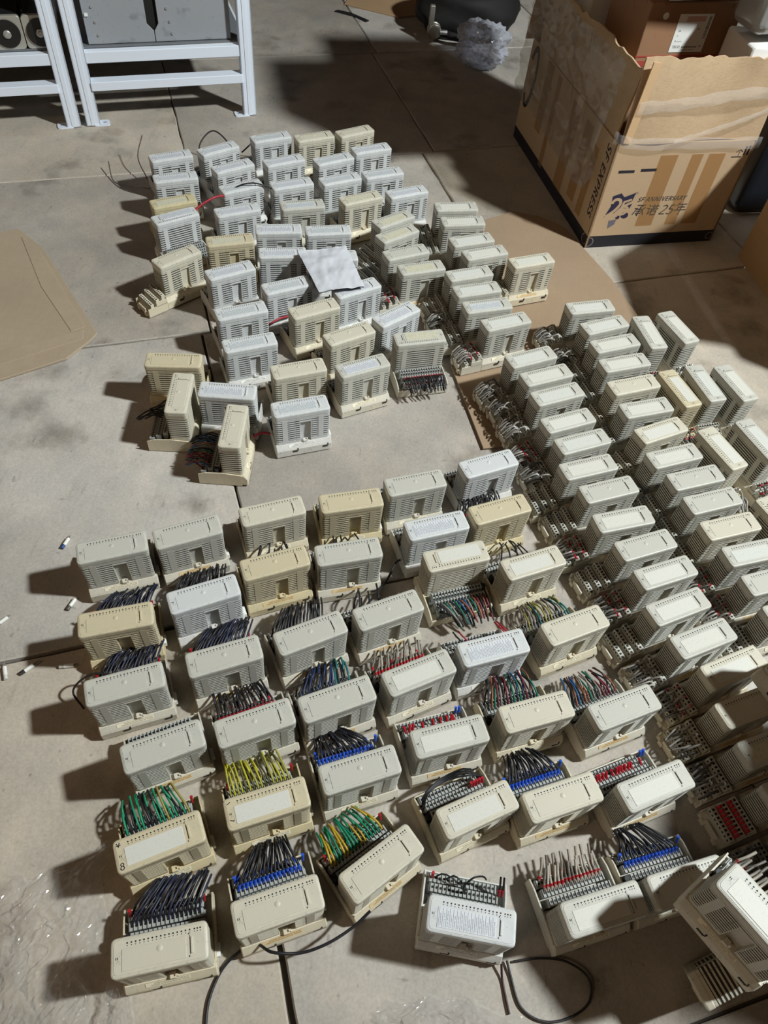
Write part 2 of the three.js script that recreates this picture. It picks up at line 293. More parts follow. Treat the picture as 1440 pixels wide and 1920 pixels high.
function wideWires(o, style, R) {
  const w = WIRES[style];
  if (style === 'redstub') {
    for (let i = 0; i < 16; i++) if (R() < 0.62) { const x = -0.048 + i * 0.006; tip(o, [x, 0.04, -0.0465], [x + (R() - 0.5) * 0.008, 0.052, -0.056], M.red); }
    for (const x of [0.044, 0.05]) tip(o, [x, 0.036, -0.06], [x, 0.05, -0.066], M.blue);
    return;
  }
  if (style === 'none') return;
  if (style === 'bare') {
    mesh('wire', tube([[0.0, 0.04, -0.0455], [-0.006, 0.062, -0.05], [0.004, 0.078, -0.06], [0.018, 0.07, -0.066], [0.026, 0.055, -0.066]], 0.0014, 14), wm(0x1b1b1e), o);
    for (const [a, b] of [[-0.046, 0.002], [-0.03, 0.002]]) mesh('wire', tube([[a, 0.036, -0.06], [a + 0.012, 0.05, -0.064], [b, 0.043, -0.05]], 0.0012, 8), wm(0x1b1b1e), o);
    for (const x of [0.047, 0.052]) { const w = mesh('wire', tube([[x, 0.04, -0.05], [x - 0.001, 0.056, -0.058], [x - 0.004, 0.075, -0.068]], 0.0016, 8), wm(0x1e1b1c), o); tip(w, [x, 0.042, -0.051], [x - 0.001, 0.056, -0.058], M.red); }
    tip(o, [-0.05, 0.036, -0.06], [-0.05, 0.05, -0.064], M.red);
    return;
  }
  if (style === 'cable') {
    for (let k = 0; k < 4; k++) mesh('wire', tube([[0.05 - k * 0.003, 0.05, -0.052], [0.03, 0.062 + k * 0.002, -0.058 - k * 0.003], [-0.01, 0.058, -0.066 - k * 0.002], [-0.046 - k * 0.002, 0.058, -0.058], [-0.054, 0.046 - k * 0.004, -0.046]], 0.0016, 12), wm(0x18181b), o);
    for (let i = 0; i < 5; i++) tip(o, [0.028 + i * 0.005, 0.041, -0.046], [0.028 + i * 0.005, 0.055, -0.05], M.red);
    return;
  }
  if (style === 'loose') {
    for (const [x, c] of [[-0.03, 0x18181b], [-0.02, 0xa8324a], [0.05, 0xa81f2a], [0.055, 0xa81f2a]]) { const b = mesh('wire', tube([[x, 0.048, -0.032], [x + 0.003, 0.062, -0.04], [x - 0.006, 0.066, -0.056], [x - 0.004, 0.05, -0.074]], 0.0016, 8), wm(c), o); tip(b, [x, 0.046, -0.032], [x + 0.003, 0.06, -0.038], M.red); }
    return;
  }
  const n = w.n ?? (w.lean ? 30 : 24), cx = (R() - 0.5) * 0.05, dir = R() - 0.5, hi = (w.short ? 0.0385 : 0.046) + R() * 0.006;
  for (let i = 0; i < n; i++) {
    const second = !w.n && i >= 16, row = w.n ? Math.floor(R() * 3) : second ? 2 : 1, z0 = [-0.0315, -0.0455, -0.0595][row], y0 = [0.046, 0.0395, 0.033][row];
    const x = w.n ? -0.045 + R() * 0.09 : second ? -0.048 + (i - 16) * (w.lean ? 0.0066 : 0.0122) : -0.048 + i * 0.006, e = cx + (x - cx) * w.pull + (w.lean ?? dir * 0.026) + (R() - 0.5) * 0.007;
    const len = w.short ? 0.03 + R() * 0.006 : 0.046 + R() * 0.012, z3 = Math.max(-0.101, z0 - len);
    const p0 = [x, y0 - 0.002, z0], p1 = [x + (e - x) * 0.1, y0 + (w.short ? 0.0055 : 0.0085), z0 - 0.009];
    const p2 = [x + (e - x) * 0.55, hi + (R() - 0.5) * 0.006, z0 + (z3 - z0) * 0.55], p3 = [e, hi + (w.short ? 0.003 : -0.012) + (R() - 0.5) * (w.short ? 0.005 : 0.012), z3];
    const b = mesh('wire', tube([p0, p1, p2, p3], (w.short ? 0.0019 : 0.00145) + R() * 0.0004, 7), wm(w.c[Math.floor(R() * w.c.length)]), o);
    if (w.tip) tip(b, p0, p1, M[w.tip]);
  }
  if (style === 'navy' || style === 'green' || style === 'yellow' || style === 'gy' || style === 'blue') for (const x of [-0.051, 0.049]) tip(o, [x, 0.036, -0.06], [x + 0.001, 0.05, -0.066], style === 'blue' ? M.blue : M.red);
}
function longWires(o, style, R) {
  if (style === 'none') return;
  if (style === 'cblk') { for (const x of [-0.0765, -0.0925]) mesh('jumper_strip', Array.from({ length: 8 }, (_, i) => rbox(0.006, 0.012, 0.0048, 0.001, x, x < -0.08 ? 0.038 : 0.044, -0.0228 + i * 0.0065)), M.red, o); return; }
  const white = [0xa8a39b, 0x77726b, 0x4a4742, 0x8f8b84], n = 11;
  for (let i = 0; i < n; i++) {
    const row = i > 7 ? 0 : 1, x0 = [-0.0685, -0.0845, -0.1005][row], y0 = [0.047, 0.039, 0.031][row], z = i > 7 ? -0.018 + (i - 8) * 0.018 : -0.0228 + i * 0.0065, b0 = [x0, y0, z], b1 = [x0 - 0.006, y0 + 0.008, z + (R() - 0.5) * 0.002];
    const w = mesh('wire', tube([b0, b1, [x0 - 0.017, y0 + 0.007 + R() * 0.004, z * 0.94 + (R() - 0.5) * 0.004], [Math.max(-0.121, x0 - 0.034), y0 - 0.006 + (R() - 0.5) * 0.008, z * 0.85 + (R() - 0.5) * 0.01]], 0.0016 + R() * 0.0005, 6), wm(white[Math.floor(R() * 4)]), o);
    if (style === 'cred' && (i > 4 || R() < 0.5)) tip(w, b0, b1, M.red); else if (R() < 0.5) tip(w, b0, b1, M.white);
  }
}
const words = ['', 'first', 'second', 'third', 'fourth', 'fifth', 'sixth', 'seventh', 'eighth', 'ninth', 'tenth', 'eleventh', 'twelfth', 'thirteenth', 'fourteenth', 'fifteenth', 'sixteenth', 'seventeenth'];
function module(x, d, turn, type, tone, strip, wires, y, label, group, seed) {
  const R = rng(seed), o = thing('terminal_module', label, 'module', [x, d, y], turn, group), t = TONE[tone];
  mesh('base', type === 'c' ? G.baseLong : G.baseWide, t.bm, o);
  const shell = mesh('housing', G.shell, t.m, o); mesh('shade_core', G.core, M.core, shell);  // near-flush dark core; its colour paints the shade inside the vent slots
  const cover = mesh('cover', G.cover, t.m, o);
  mesh('name_strip', G.label, strip === 'p' ? t.m : LABEL[strip][Math.floor(R() * LABEL[strip].length)], cover);
  mesh('indicator_lights', G.dots, M.dot, cover); mesh('strip_tab', G.tab, t.m, cover);
  if (strip === 'p') mesh('round_boss', G.boss, t.m, cover);
  mesh('latch', G.latch, t.bm, o); for (const sx of [-0.02, 0.046]) mesh('dark_slot', G.slot, M.core, o).position.x = sx;  // slots are dark boxes set proud, painting the shade of the openings
  mesh('warning_notice', G.warning, warning[tone === 'w' ? 2 : R() < 0.35 ? 1 : 0], o);
  mesh('bus_plug', G.plug, M.white, o);
  const rows = type === 'c' ? G.rowLong : G.rowWide, holes = type === 'c' ? G.holeLong : G.holeWide;
  const tm = type === 'c' ? t.m : wires === 'gy' || wires === 'green' ? M.terminal : M.terminal;
  for (let r = 0; r < 3; r++) { const q = mesh('terminal_row', rows[r], tm, o); mesh('screw_holes', holes[r], M.screw, q); }
  if (type === 'c') longWires(o, wires, R); else wideWires(o, wires, R);
  if (type === 'e' && R() < 0.6) { const k = mesh('thumb_screw', G.thumb, M.black, o); k.position.set(-0.0525, 0.036, -0.032); }
  return o;
}
const LAYOUT = [
  { block: 'far', column: 'first', units: [
    [-0.725, 1.995, 31.6, 'e', 'w', 'l', 'none', 0],
    [-0.682, 1.888, 25.6, 'e', 'w', 'l', 'none', 0],
    [-0.655, 1.770, 32.0, 'e', 'y', 'n', 'none', 0],
    [-0.632, 1.703, -141.2, 'e', 'w', 'l', 'none', 0],
    [-0.582, 1.533, 48.0, 'c', 'i', 'p', 'none', 0],
  ] },
  { block: 'far', column: 'second', units: [
    [-0.607, 2.069, 42.2, 'e', 'w', 'l', 'none', 0],
    [-0.545, 1.983, 39.1, 'e', 'w', 'l', 'none', 0],
    [-0.499, 1.883, 34.9, 'e', 'w', 'l', 'none', 0],
    [-0.484, 1.767, 30.1, 'e', 'w', 'l', 'none', 0],
    [-0.472, 1.628, 21.9, 'e', 'b', 'n', 'none', 0],
    [-0.443, 1.504, 35.0, 'e', 'w', 'l', 'none', 0],
    [-0.384, 1.358, 28.4, 'e', 'w', 'l', 'none', 0],
    [-0.342, 1.253, 26.5, 'e', 'w', 'l', 'none', 0],
  ] },
  { block: 'far', column: 'third', units: [
    [-0.474, 2.173, 31.8, 'e', 'w', 'l', 'none', 0],
    [-0.412, 2.049, 33.5, 'e', 'w', 'l', 'none', 0],
    [-0.368, 1.930, 28.9, 'e', 'w', 'l', 'none', 0],
    [-0.321, 1.830, 21.2, 'e', 'g', 'l', 'none', 0],
    [-0.362, 1.703, 14.4, 'e', 'w', 'l', 'none', 0],
    [-0.333, 1.602, 14.5, 'e', 'w', 'l', 'none', 0],
    [-0.299, 1.474, 31.4, 'e', 'w', 'l', 'none', 0],
    [-0.221, 1.399, 33.2, 'e', 'i', 'p', 'none', 0],
    [-0.222, 1.189, 25.0, 'e', 'i', 'p', 'none', 0],
    [-0.199, 1.077, 23.5, 'e', 'w', 'l', 'none', 0],
  ] },
  { block: 'far', column: 'fourth', units: [
    [-0.349, 2.209, 30.9, 'e', 'i', 'p', 'none', 0],
    [-0.274, 2.092, 35.4, 'e', 'w', 'l', 'none', 0],
    [-0.240, 1.987, 31.7, 'e', 'w', 'l', 'none', 0],
    [-0.236, 1.726, 16.8, 'e', 'w', 'l', 'none', 0],
    [-0.205, 1.614, 16.8, 'e', 'w', 'l', 'none', 0],
    [-0.133, 1.497, 36.3, 'e', 'w', 'l', 'none', 0],
    [-0.129, 1.325, 36.0, 'e', 'i', 'p', 'none', 0],
    [-0.086, 1.224, 31.5, 'e', 'g', 'l', 'none', 0],
  ] },
  { block: 'far', column: 'fifth', units: [
    [-0.234, 2.273, 37.0, 'e', 'i', 'p', 'none', 0],
    [-0.173, 2.180, 30.2, 'e', 'w', 'l', 'none', 0],
    [-0.125, 2.048, 28.5, 'e', 'w', 'l', 'none', 0],
    [-0.171, 1.901, 33.1, 'e', 'i', 'n', 'none', 0],
  ] },
  { block: 'far', column: 'sixth', units: [
    [-0.048, 1.962, 30.6, 'e', 'w', 'l', 'none', 0],
    [-0.073, 1.816, 42.0, 'c', 'g', 'n', 'none', 0],
    [-0.056, 1.751, 42.0, 'c', 'g', 'n', 'none', 0],
    [-0.027, 1.671, 30.0, 'c', 'g', 'p', 'none', 0],
    [0.017, 1.613, 24.3, 'c', 'g', 'n', 'cred', 0],
    [-0.029, 1.416, 45.1, 'e', 'w', 'l', 'none', 0],
    [0.031, 1.342, -160.4, 'e', 'g', 'n', 'redk', 0],
  ] },
  { block: 'far', column: 'seventh', units: [
    [0.092, 1.903, 15.6, 'c', 'g', 'm', 'none', 0.008],
    [0.113, 1.835, 16.2, 'c', 'g', 'm', 'none', 0.008],
    [0.139, 1.752, 25.4, 'c', 'g', 'm', 'none', 0.008],
    [0.175, 1.701, 27.0, 'c', 'g', 'm', 'none', 0.008],
    [0.137, 1.602, 25.6, 'c', 'g', 'm', 'none', 0.008],
    [0.158, 1.541, 23.8, 'c', 'g', 'm', 'cw', 0.008],
    [0.184, 1.482, 21.8, 'c', 'g', 'l', 'none', 0.008],
    [0.229, 1.430, 27.8, 'c', 'g', 'm', 'cred', 0.008],
  ] },
  { block: 'far', column: 'cardboard', units: [
    [0.296, 1.692, 26.2, 'c', 'i', 'm', 'none', 0.008],
  ] },
  { block: 'four', column: '', units: [
    [-0.488, 1.166, 8.4, 'e', 'b', 'p', 'dark', 0],
    [-0.450, 1.072, 96.5, 'e', 'i', 'p', 'dark', 0],
    [-0.355, 1.095, 4.4, 'e', 'w', 'l', 'none', 0],
    [-0.321, 0.999, 93.9, 'e', 'i', 'p', 'multi', 0],
  ] },
  { block: 'right', column: 'left', units: [
    [0.286, 1.314, 29.0, 'c', 'g', 'm', 'cw', 0.008],
    [0.319, 1.260, 27.9, 'c', 'g', 'm', 'cw', 0.008],
    [0.341, 1.203, 27.8, 'c', 'g', 'm', 'cw', 0.008],
    [0.363, 1.134, 27.7, 'c', 'g', 'w', 'cred', 0],
    [0.390, 1.078, 26.9, 'c', 'g', 'm', 'cw', 0],
    [0.397, 1.009, 24.5, 'c', 'g', 'm', 'none', 0],
    [0.434, 0.956, 24.4, 'c', 'g', 'p', 'none', 0],
    [0.456, 0.886, 21.1, 'c', 'g', 'm', 'cred', 0],
    [0.492, 0.831, 25.6, 'c', 'g', 'p', 'none', 0],
    [0.522, 0.774, 26.2, 'c', 'g', 'w', 'cred', 0],
    [0.535, 0.705, 28.5, 'c', 'g', 'w', 'none', 0],
    [0.570, 0.647, 28.3, 'c', 'g', 'm', 'cw', 0],
    [0.614, 0.599, 28.5, 'c', 'i', 'w', 'cred', 0],
    [0.627, 0.532, 26.4, 'c', 'i', 'p', 'cw', 0],
    [0.652, 0.471, 25.9, 'c', 'g', 'n', 'cw', 0],
    [0.678, 0.410, 26.0, 'c', 'g', 'm', 'cblk', 0],
    [0.704, 0.348, 26.0, 'c', 'g', 'm', 'cw', 0],
  ] },
  { block: 'right', column: 'middle', units: [
    [0.436, 1.527, 19.4, 'c', 'g', 'm', 'cw', 0.008],
    [0.466, 1.464, 28.1, 'c', 'g', 'm', 'cw', 0.008],
    [0.485, 1.400, 25.8, 'c', 'g', 'm', 'none', 0.008],
    [0.501, 1.335, 23.2, 'c', 'g', 'm', 'none', 0.008],
    [0.514, 1.264, 24.3, 'c', 'i', 'p', 'none', 0.008],
    [0.538, 1.204, 22.4, 'c', 'g', 'm', 'none', 0],
    [0.562, 1.140, 30.0, 'c', 'i', 'w', 'none', 0],
    [0.580, 1.070, 24.9, 'c', 'g', 'm', 'none', 0],
    [0.616, 1.017, 23.4, 'c', 'g', 'p', 'none', 0],
    [0.641, 0.961, 23.5, 'c', 'g', 'p', 'none', 0],
    [0.665, 0.902, 22.7, 'c', 'i', 'p', 'none', 0],
    [0.697, 0.846, 21.0, 'c', 'g', 'm', 'cred', 0],
    [0.722, 0.788, 22.5, 'c', 'g', 'p', 'cred', 0],
    [0.748, 0.727, 22.5, 'c', 'g', 'p', 'none', 0],
  ] },
  { block: 'right', column: 'right', units: [
    [0.646, 1.491, 117.2, 'c', 'g', 'm', 'cw', 0.008],
    [0.573, 1.458, 106.9, 'c', 'g', 'm', 'cred', 0.008],
    [0.757, 1.324, 115.3, 'c', 'g', 'm', 'none', 0],
    [0.685, 1.310, 110.9, 'c', 'g', 'm', 'none', 0],
    [0.622, 1.281, 114.9, 'c', 'b', 'm', 'cred', 0],
    [0.774, 1.150, 117.3, 'c', 'g', 'm', 'cred', 0],
    [0.687, 1.110, 119.0, 'c', 'i', 'w', 'cw', 0],
    [0.775, 0.935, 120.0, 'c', 'i', 'p', 'none', 0],
  ] },
  { block: 'near', column: 'first', units: [
    [-0.462, 0.680, 23.6, 'e', 'g', 'p', 'none', 0],
    [-0.411, 0.544, 20.7, 'e', 'b', 'p', 'navy', 0],
    [-0.363, 0.438, 25.1, 'e', 'g', 'p', 'navy', 0],
    [-0.279, 0.351, 29.0, 'e', 'g', 'p', 'none', 0],
    [-0.247, 0.223, 28.5, 'e', 'b', 'w', 'green', 0],
    [-0.211, 0.099, 17.4, 'e', 'i', 'p', 'navy', 0],
  ] },
  { block: 'near', column: 'second', units: [
    [-0.343, 0.732, 27.5, 'e', 'g', 'p', 'none', 0],
    [-0.284, 0.611, 28.3, 'e', 'w', 'p', 'black', 0],
    [-0.224, 0.504, 25.7, 'e', 'g', 'p', 'navy', 0],
    [-0.154, 0.403, 27.4, 'e', 'g', 'p', 'redk', 0],
    [-0.113, 0.290, 24.4, 'e', 'b', 'w', 'yellow', 0],
    [-0.074, 0.164, 24.4, 'e', 'i', 'p', 'blue', 0],
  ] },
  { block: 'near', column: 'third', units: [
    [-0.204, 0.801, 24.9, 'e', 'i', 'p', 'none', 0],
    [-0.178, 0.690, 26.0, 'e', 'b', 'p', 'dark', 0],
    [-0.095, 0.564, 30.7, 'e', 'g', 'p', 'black', 0],
    [-0.036, 0.457, 27.6, 'e', 'g', 'p', 'dmulti', 0],
    [0.012, 0.353, 24.2, 'e', 'g', 'p', 'blue', 0],
    [0.057, 0.231, 42.3, 'e', 'i', 'p', 'gy', 0],
  ] },
  { block: 'near', column: 'fourth', units: [
    [-0.064, 0.848, 18.8, 'e', 'b', 'p', 'none', 0],
    [-0.054, 0.733, 19.3, 'e', 'g', 'p', 'dark', 0],
    [0.028, 0.625, 29.3, 'e', 'g', 'p', 'dark', 0],
    [0.088, 0.518, 30.3, 'e', 'g', 'w', 'redw', 0],
    [0.142, 0.420, 21.7, 'e', 'g', 'w', 'redstub', 0],
    [0.187, 0.318, 29.5, 'e', 'i', 'w', 'cable', 0],
    [0.182, 0.175, -3.6, 'e', 'w', 'l', 'bare', 0],
  ] },
  { block: 'near', column: 'fifth', units: [
    [0.053, 0.911, 23.0, 'e', 'g', 'p', 'none', 0],
    [0.100, 0.815, 23.3, 'e', 'w', 'l', 'none', 0],
    [0.139, 0.752, -157.4, 'e', 'i', 'w', 'multi', 0],
    [0.208, 0.579, 22.8, 'e', 'w', 'l', 'loose', 0],
    [0.277, 0.477, 22.2, 'e', 'i', 'p', 'multi', 0],
    [0.312, 0.350, 24.0, 'e', 'i', 'p', 'blue', 0],
    [0.362, 0.209, 21.3, 'e', 'g', 'w', 'redw', 0],
  ] },
  { block: 'near', column: 'sixth', units: [
    [0.195, 0.984, 28.2, 'e', 'w', 'p', 'none', 0],
    [0.218, 0.872, 26.4, 'e', 'b', 'p', 'redk', 0],
    [0.279, 0.759, 26.8, 'e', 'i', 'w', 'dark', 0],
    [0.348, 0.641, 28.4, 'e', 'i', 'p', 'gmix', 0],
    [0.419, 0.503, 27.0, 'e', 'g', 'p', 'multi', 0],
    [0.454, 0.384, 26.9, 'e', 'g', 'w', 'redstub', 0],
    [0.485, 0.256, 21.3, 'e', 'g', 'p', 'blue', 0],
  ] },
];
const blockWord = { far: 'far group', right: 'right group', near: 'near group' };
let seed = 100;
for (const { block, column, units } of LAYOUT) units.forEach((u, i) => {
  const [x, d, turn, type, tone, strip, wires, y] = u, n = words[i + 1];
  let label;
  if (block === 'far' && column === 'cardboard') label = 'ivory ribbed module standing apart on the bare end of the cardboard sheet';
  else if (block === 'far') label = `${TONE[tone].word} ribbed module, ${n} from back, ${column} column from left, far group`;
  else if (block === 'four') label = ['beige ribbed module, rearmost of four set apart at left', 'narrow-on ivory module before the beige one, left group of four', 'cool white module with printed strip, left group of four', 'narrow-on ivory module, nearest of the left group of four'][i];
  else if (block === 'right') label = `${TONE[tone].word} ribbed module, ${n} from back, ${column} column of right group`;
  else label = `${TONE[tone].word} module${WIRES[wires] ? ' with ' + WIRES[wires].word : ''}, ${n} from back, ${column} near column`;
  module(x, d, turn, type, tone, strip, wires, y, label, { far: 'modules in the far group', four: 'modules set apart at left', right: 'modules in the right group', near: 'modules in the near group' }[block], seed++);
});
// modules stacked at the right edge, on top of their neighbours
module(0.505, 0.193, -48, 'e', 'g', 'w', 'redw', 0.146, 'pale grey module stacked crosswise on others, bottom right corner', 'stacked modules', 901);
{
  const o = module(0, 0, 0, 'e', 'i', 'p', 'none', 0, 'module standing on its end under the stacked one, bottom right', 'stacked modules', 902);
  const lean = 24 * rad, flat = new THREE.Vector3(-0.872, 0, 0.49).normalize(), wy = new THREE.Vector3(0, 1, 0), up = wy.clone().multiplyScalar(Math.cos(lean)).addScaledVector(flat, Math.sin(lean)), cap = flat.clone().multiplyScalar(Math.cos(lean)).addScaledVector(wy, -Math.sin(lean)), side = new THREE.Vector3().crossVectors(up, cap);
  o.quaternion.setFromRotationMatrix(new THREE.Matrix4().makeBasis(up, cap, side)); o.position.set(0.592, 0.1035, -0.19);
}
module(0.682, 0.537, -62, 'e', 'g', 'm', 'redw', 0.128, 'pale grey module resting across other modules at the right edge', 'stacked modules', 903);

// ---------- cardboard ----------
const kraft = std(0xc4c0bc, 0.85, { map: kraftMap }), kraftDark = std(0xd9cdbb, 0.85, { map: kraftMap }), kraftEdge = std(0xb08a62, 0.9);
function sheet(name, label, plan, y0, thick, seed, mat, wave = 0) {       // a flat sheet of board with its own thickness
  const s = new THREE.Shape(plan.map(([x, d]) => new THREE.Vector2(x, d)));
  const g = new THREE.ExtrudeGeometry(s, { depth: thick - 0.002, bevelEnabled: true, bevelSize: 0.001, bevelThickness: 0.001, bevelSegments: 1 });
  g.rotateX(-Math.PI / 2).translate(0, y0 + 0.001, 0);
  const uv = g.attributes.uv; for (let i = 0; i < uv.count; i++) uv.setXY(i, uv.getX(i) * 1.4, uv.getY(i) * 1.4);
  const o = mesh(numbered(name), g, mat); scene.add(o); return tag(o, label, 'cardboard');
}
{
  const o = thing('cardboard_sheet', 'large tan cardboard sheet lying under the right group of modules', 'cardboard', [0.35, 1.6, 0]);
  const plan = [[0.118, 1.387], [0.202, 1.126], [0.40, 1.19], [0.56, 1.41], [0.631, 1.63], [0.555, 1.83], [0.508, 1.925], [0.43, 2.075], [0.36, 2.115], [0.275, 2.124], [0.146, 2.021], [0.12, 1.7]];
  const at = (p) => p.map(([x, d]) => new THREE.Vector2(x - 0.35, d - 1.6));
  const ex = (p, y, h, b) => { const g = new THREE.ExtrudeGeometry(new THREE.Shape(at(p)), { depth: h - 2 * b, bevelEnabled: true, bevelSize: b, bevelThickness: b, bevelSegments: 1, bevelOffset: -b }).rotateX(-Math.PI / 2).translate(0, y + b, 0); const uv = g.attributes.uv; for (let i = 0; i < uv.count; i++) uv.setXY(i, uv.getX(i) * 1.4, uv.getY(i) * 1.4); return g; };
  mesh('lower_ply', ex(plan.map(([x, d]) => [x + (0.37 - x) * 0.01, d + (1.6 - d) * 0.01]), 0.0005, 0.0035, 0.0005), kraftEdge, o);
  mesh('upper_ply', ex(plan, 0.004, 0.0037, 0.0005), kraft, o);
}
{
  const o = thing('cardboard_sheet', 'flattened creased cardboard carton on the floor at the left edge', 'cardboard', [-0.95, 1.45, 0]);
  const P = [[-1.3, 1.5], [-1.125, 1.695], [-1.085, 1.722], [-0.99, 1.65], [-0.928, 1.577], [-0.83, 1.455], [-0.741, 1.346], [-0.748, 1.315], [-0.779, 1.247], [-0.84, 1.197], [-0.896, 1.152], [-1.15, 1.0], [-1.35, 1.2]];
  const g = new THREE.ExtrudeGeometry(new THREE.Shape(P.map(([x, d]) => new THREE.Vector2(x + 0.95, d - 1.45))), { depth: 0.004, bevelEnabled: true, bevelSize: 0.001, bevelThickness: 0.001, bevelSegments: 1 }).rotateX(-Math.PI / 2).translate(0, 0.002, 0);
  const uv = g.attributes.uv; for (let i = 0; i < uv.count; i++) uv.setXY(i, uv.getX(i) * 1.4 + 0.3, uv.getY(i) * 1.4);
  const grey = std(0xd2d8dc, 0.88, { map: kraftMap }); mesh('board', g, grey, o);
  // folded-over flaps with a crease between them
  const strip = (p, y, rz) => { const q = new THREE.ExtrudeGeometry(new THREE.Shape(p.map(([x, d]) => new THREE.Vector2(x + 0.95, d - 1.45))), { depth: 0.0006, bevelEnabled: true, bevelSize: 0.0012, bevelThickness: 0.0005, bevelSegments: 1 }).rotateX(-Math.PI / 2).translate(0, y, 0); const w = q.attributes.uv; for (let i = 0; i < w.count; i++) w.setXY(i, w.getX(i) * 1.4, w.getY(i) * 1.4 + 0.4); return q; };
  mesh('flap', strip([[-1.06, 1.685], [-0.99, 1.632], [-0.775, 1.36], [-0.8, 1.34], [-0.93, 1.49]], 0.0072), grey, o);
  mesh('flap', strip([[-0.775, 1.348], [-0.765, 1.318], [-0.91, 1.2], [-1.13, 1.06], [-1.15, 1.09]], 0.0072), grey, o);
}
sheet('cardboard_scrap', 'scrap of torn cardboard on the floor at the top edge', [[-0.44, 3.62], [-0.2, 3.55], [-0.08, 3.62], [-0.1, 3.95], [-0.4, 3.98]], 0.0, 0.006, 4, kraftDark);
sheet('black_strip', 'short black strip lying beside the torn cardboard scrap', [[-0.47, 3.53], [-0.38, 3.5], [-0.33, 3.46], [-0.32, 3.475], [-0.4, 3.53], [-0.46, 3.545]], 0.0, 0.005, 5, M.black).userData.category = 'strip';

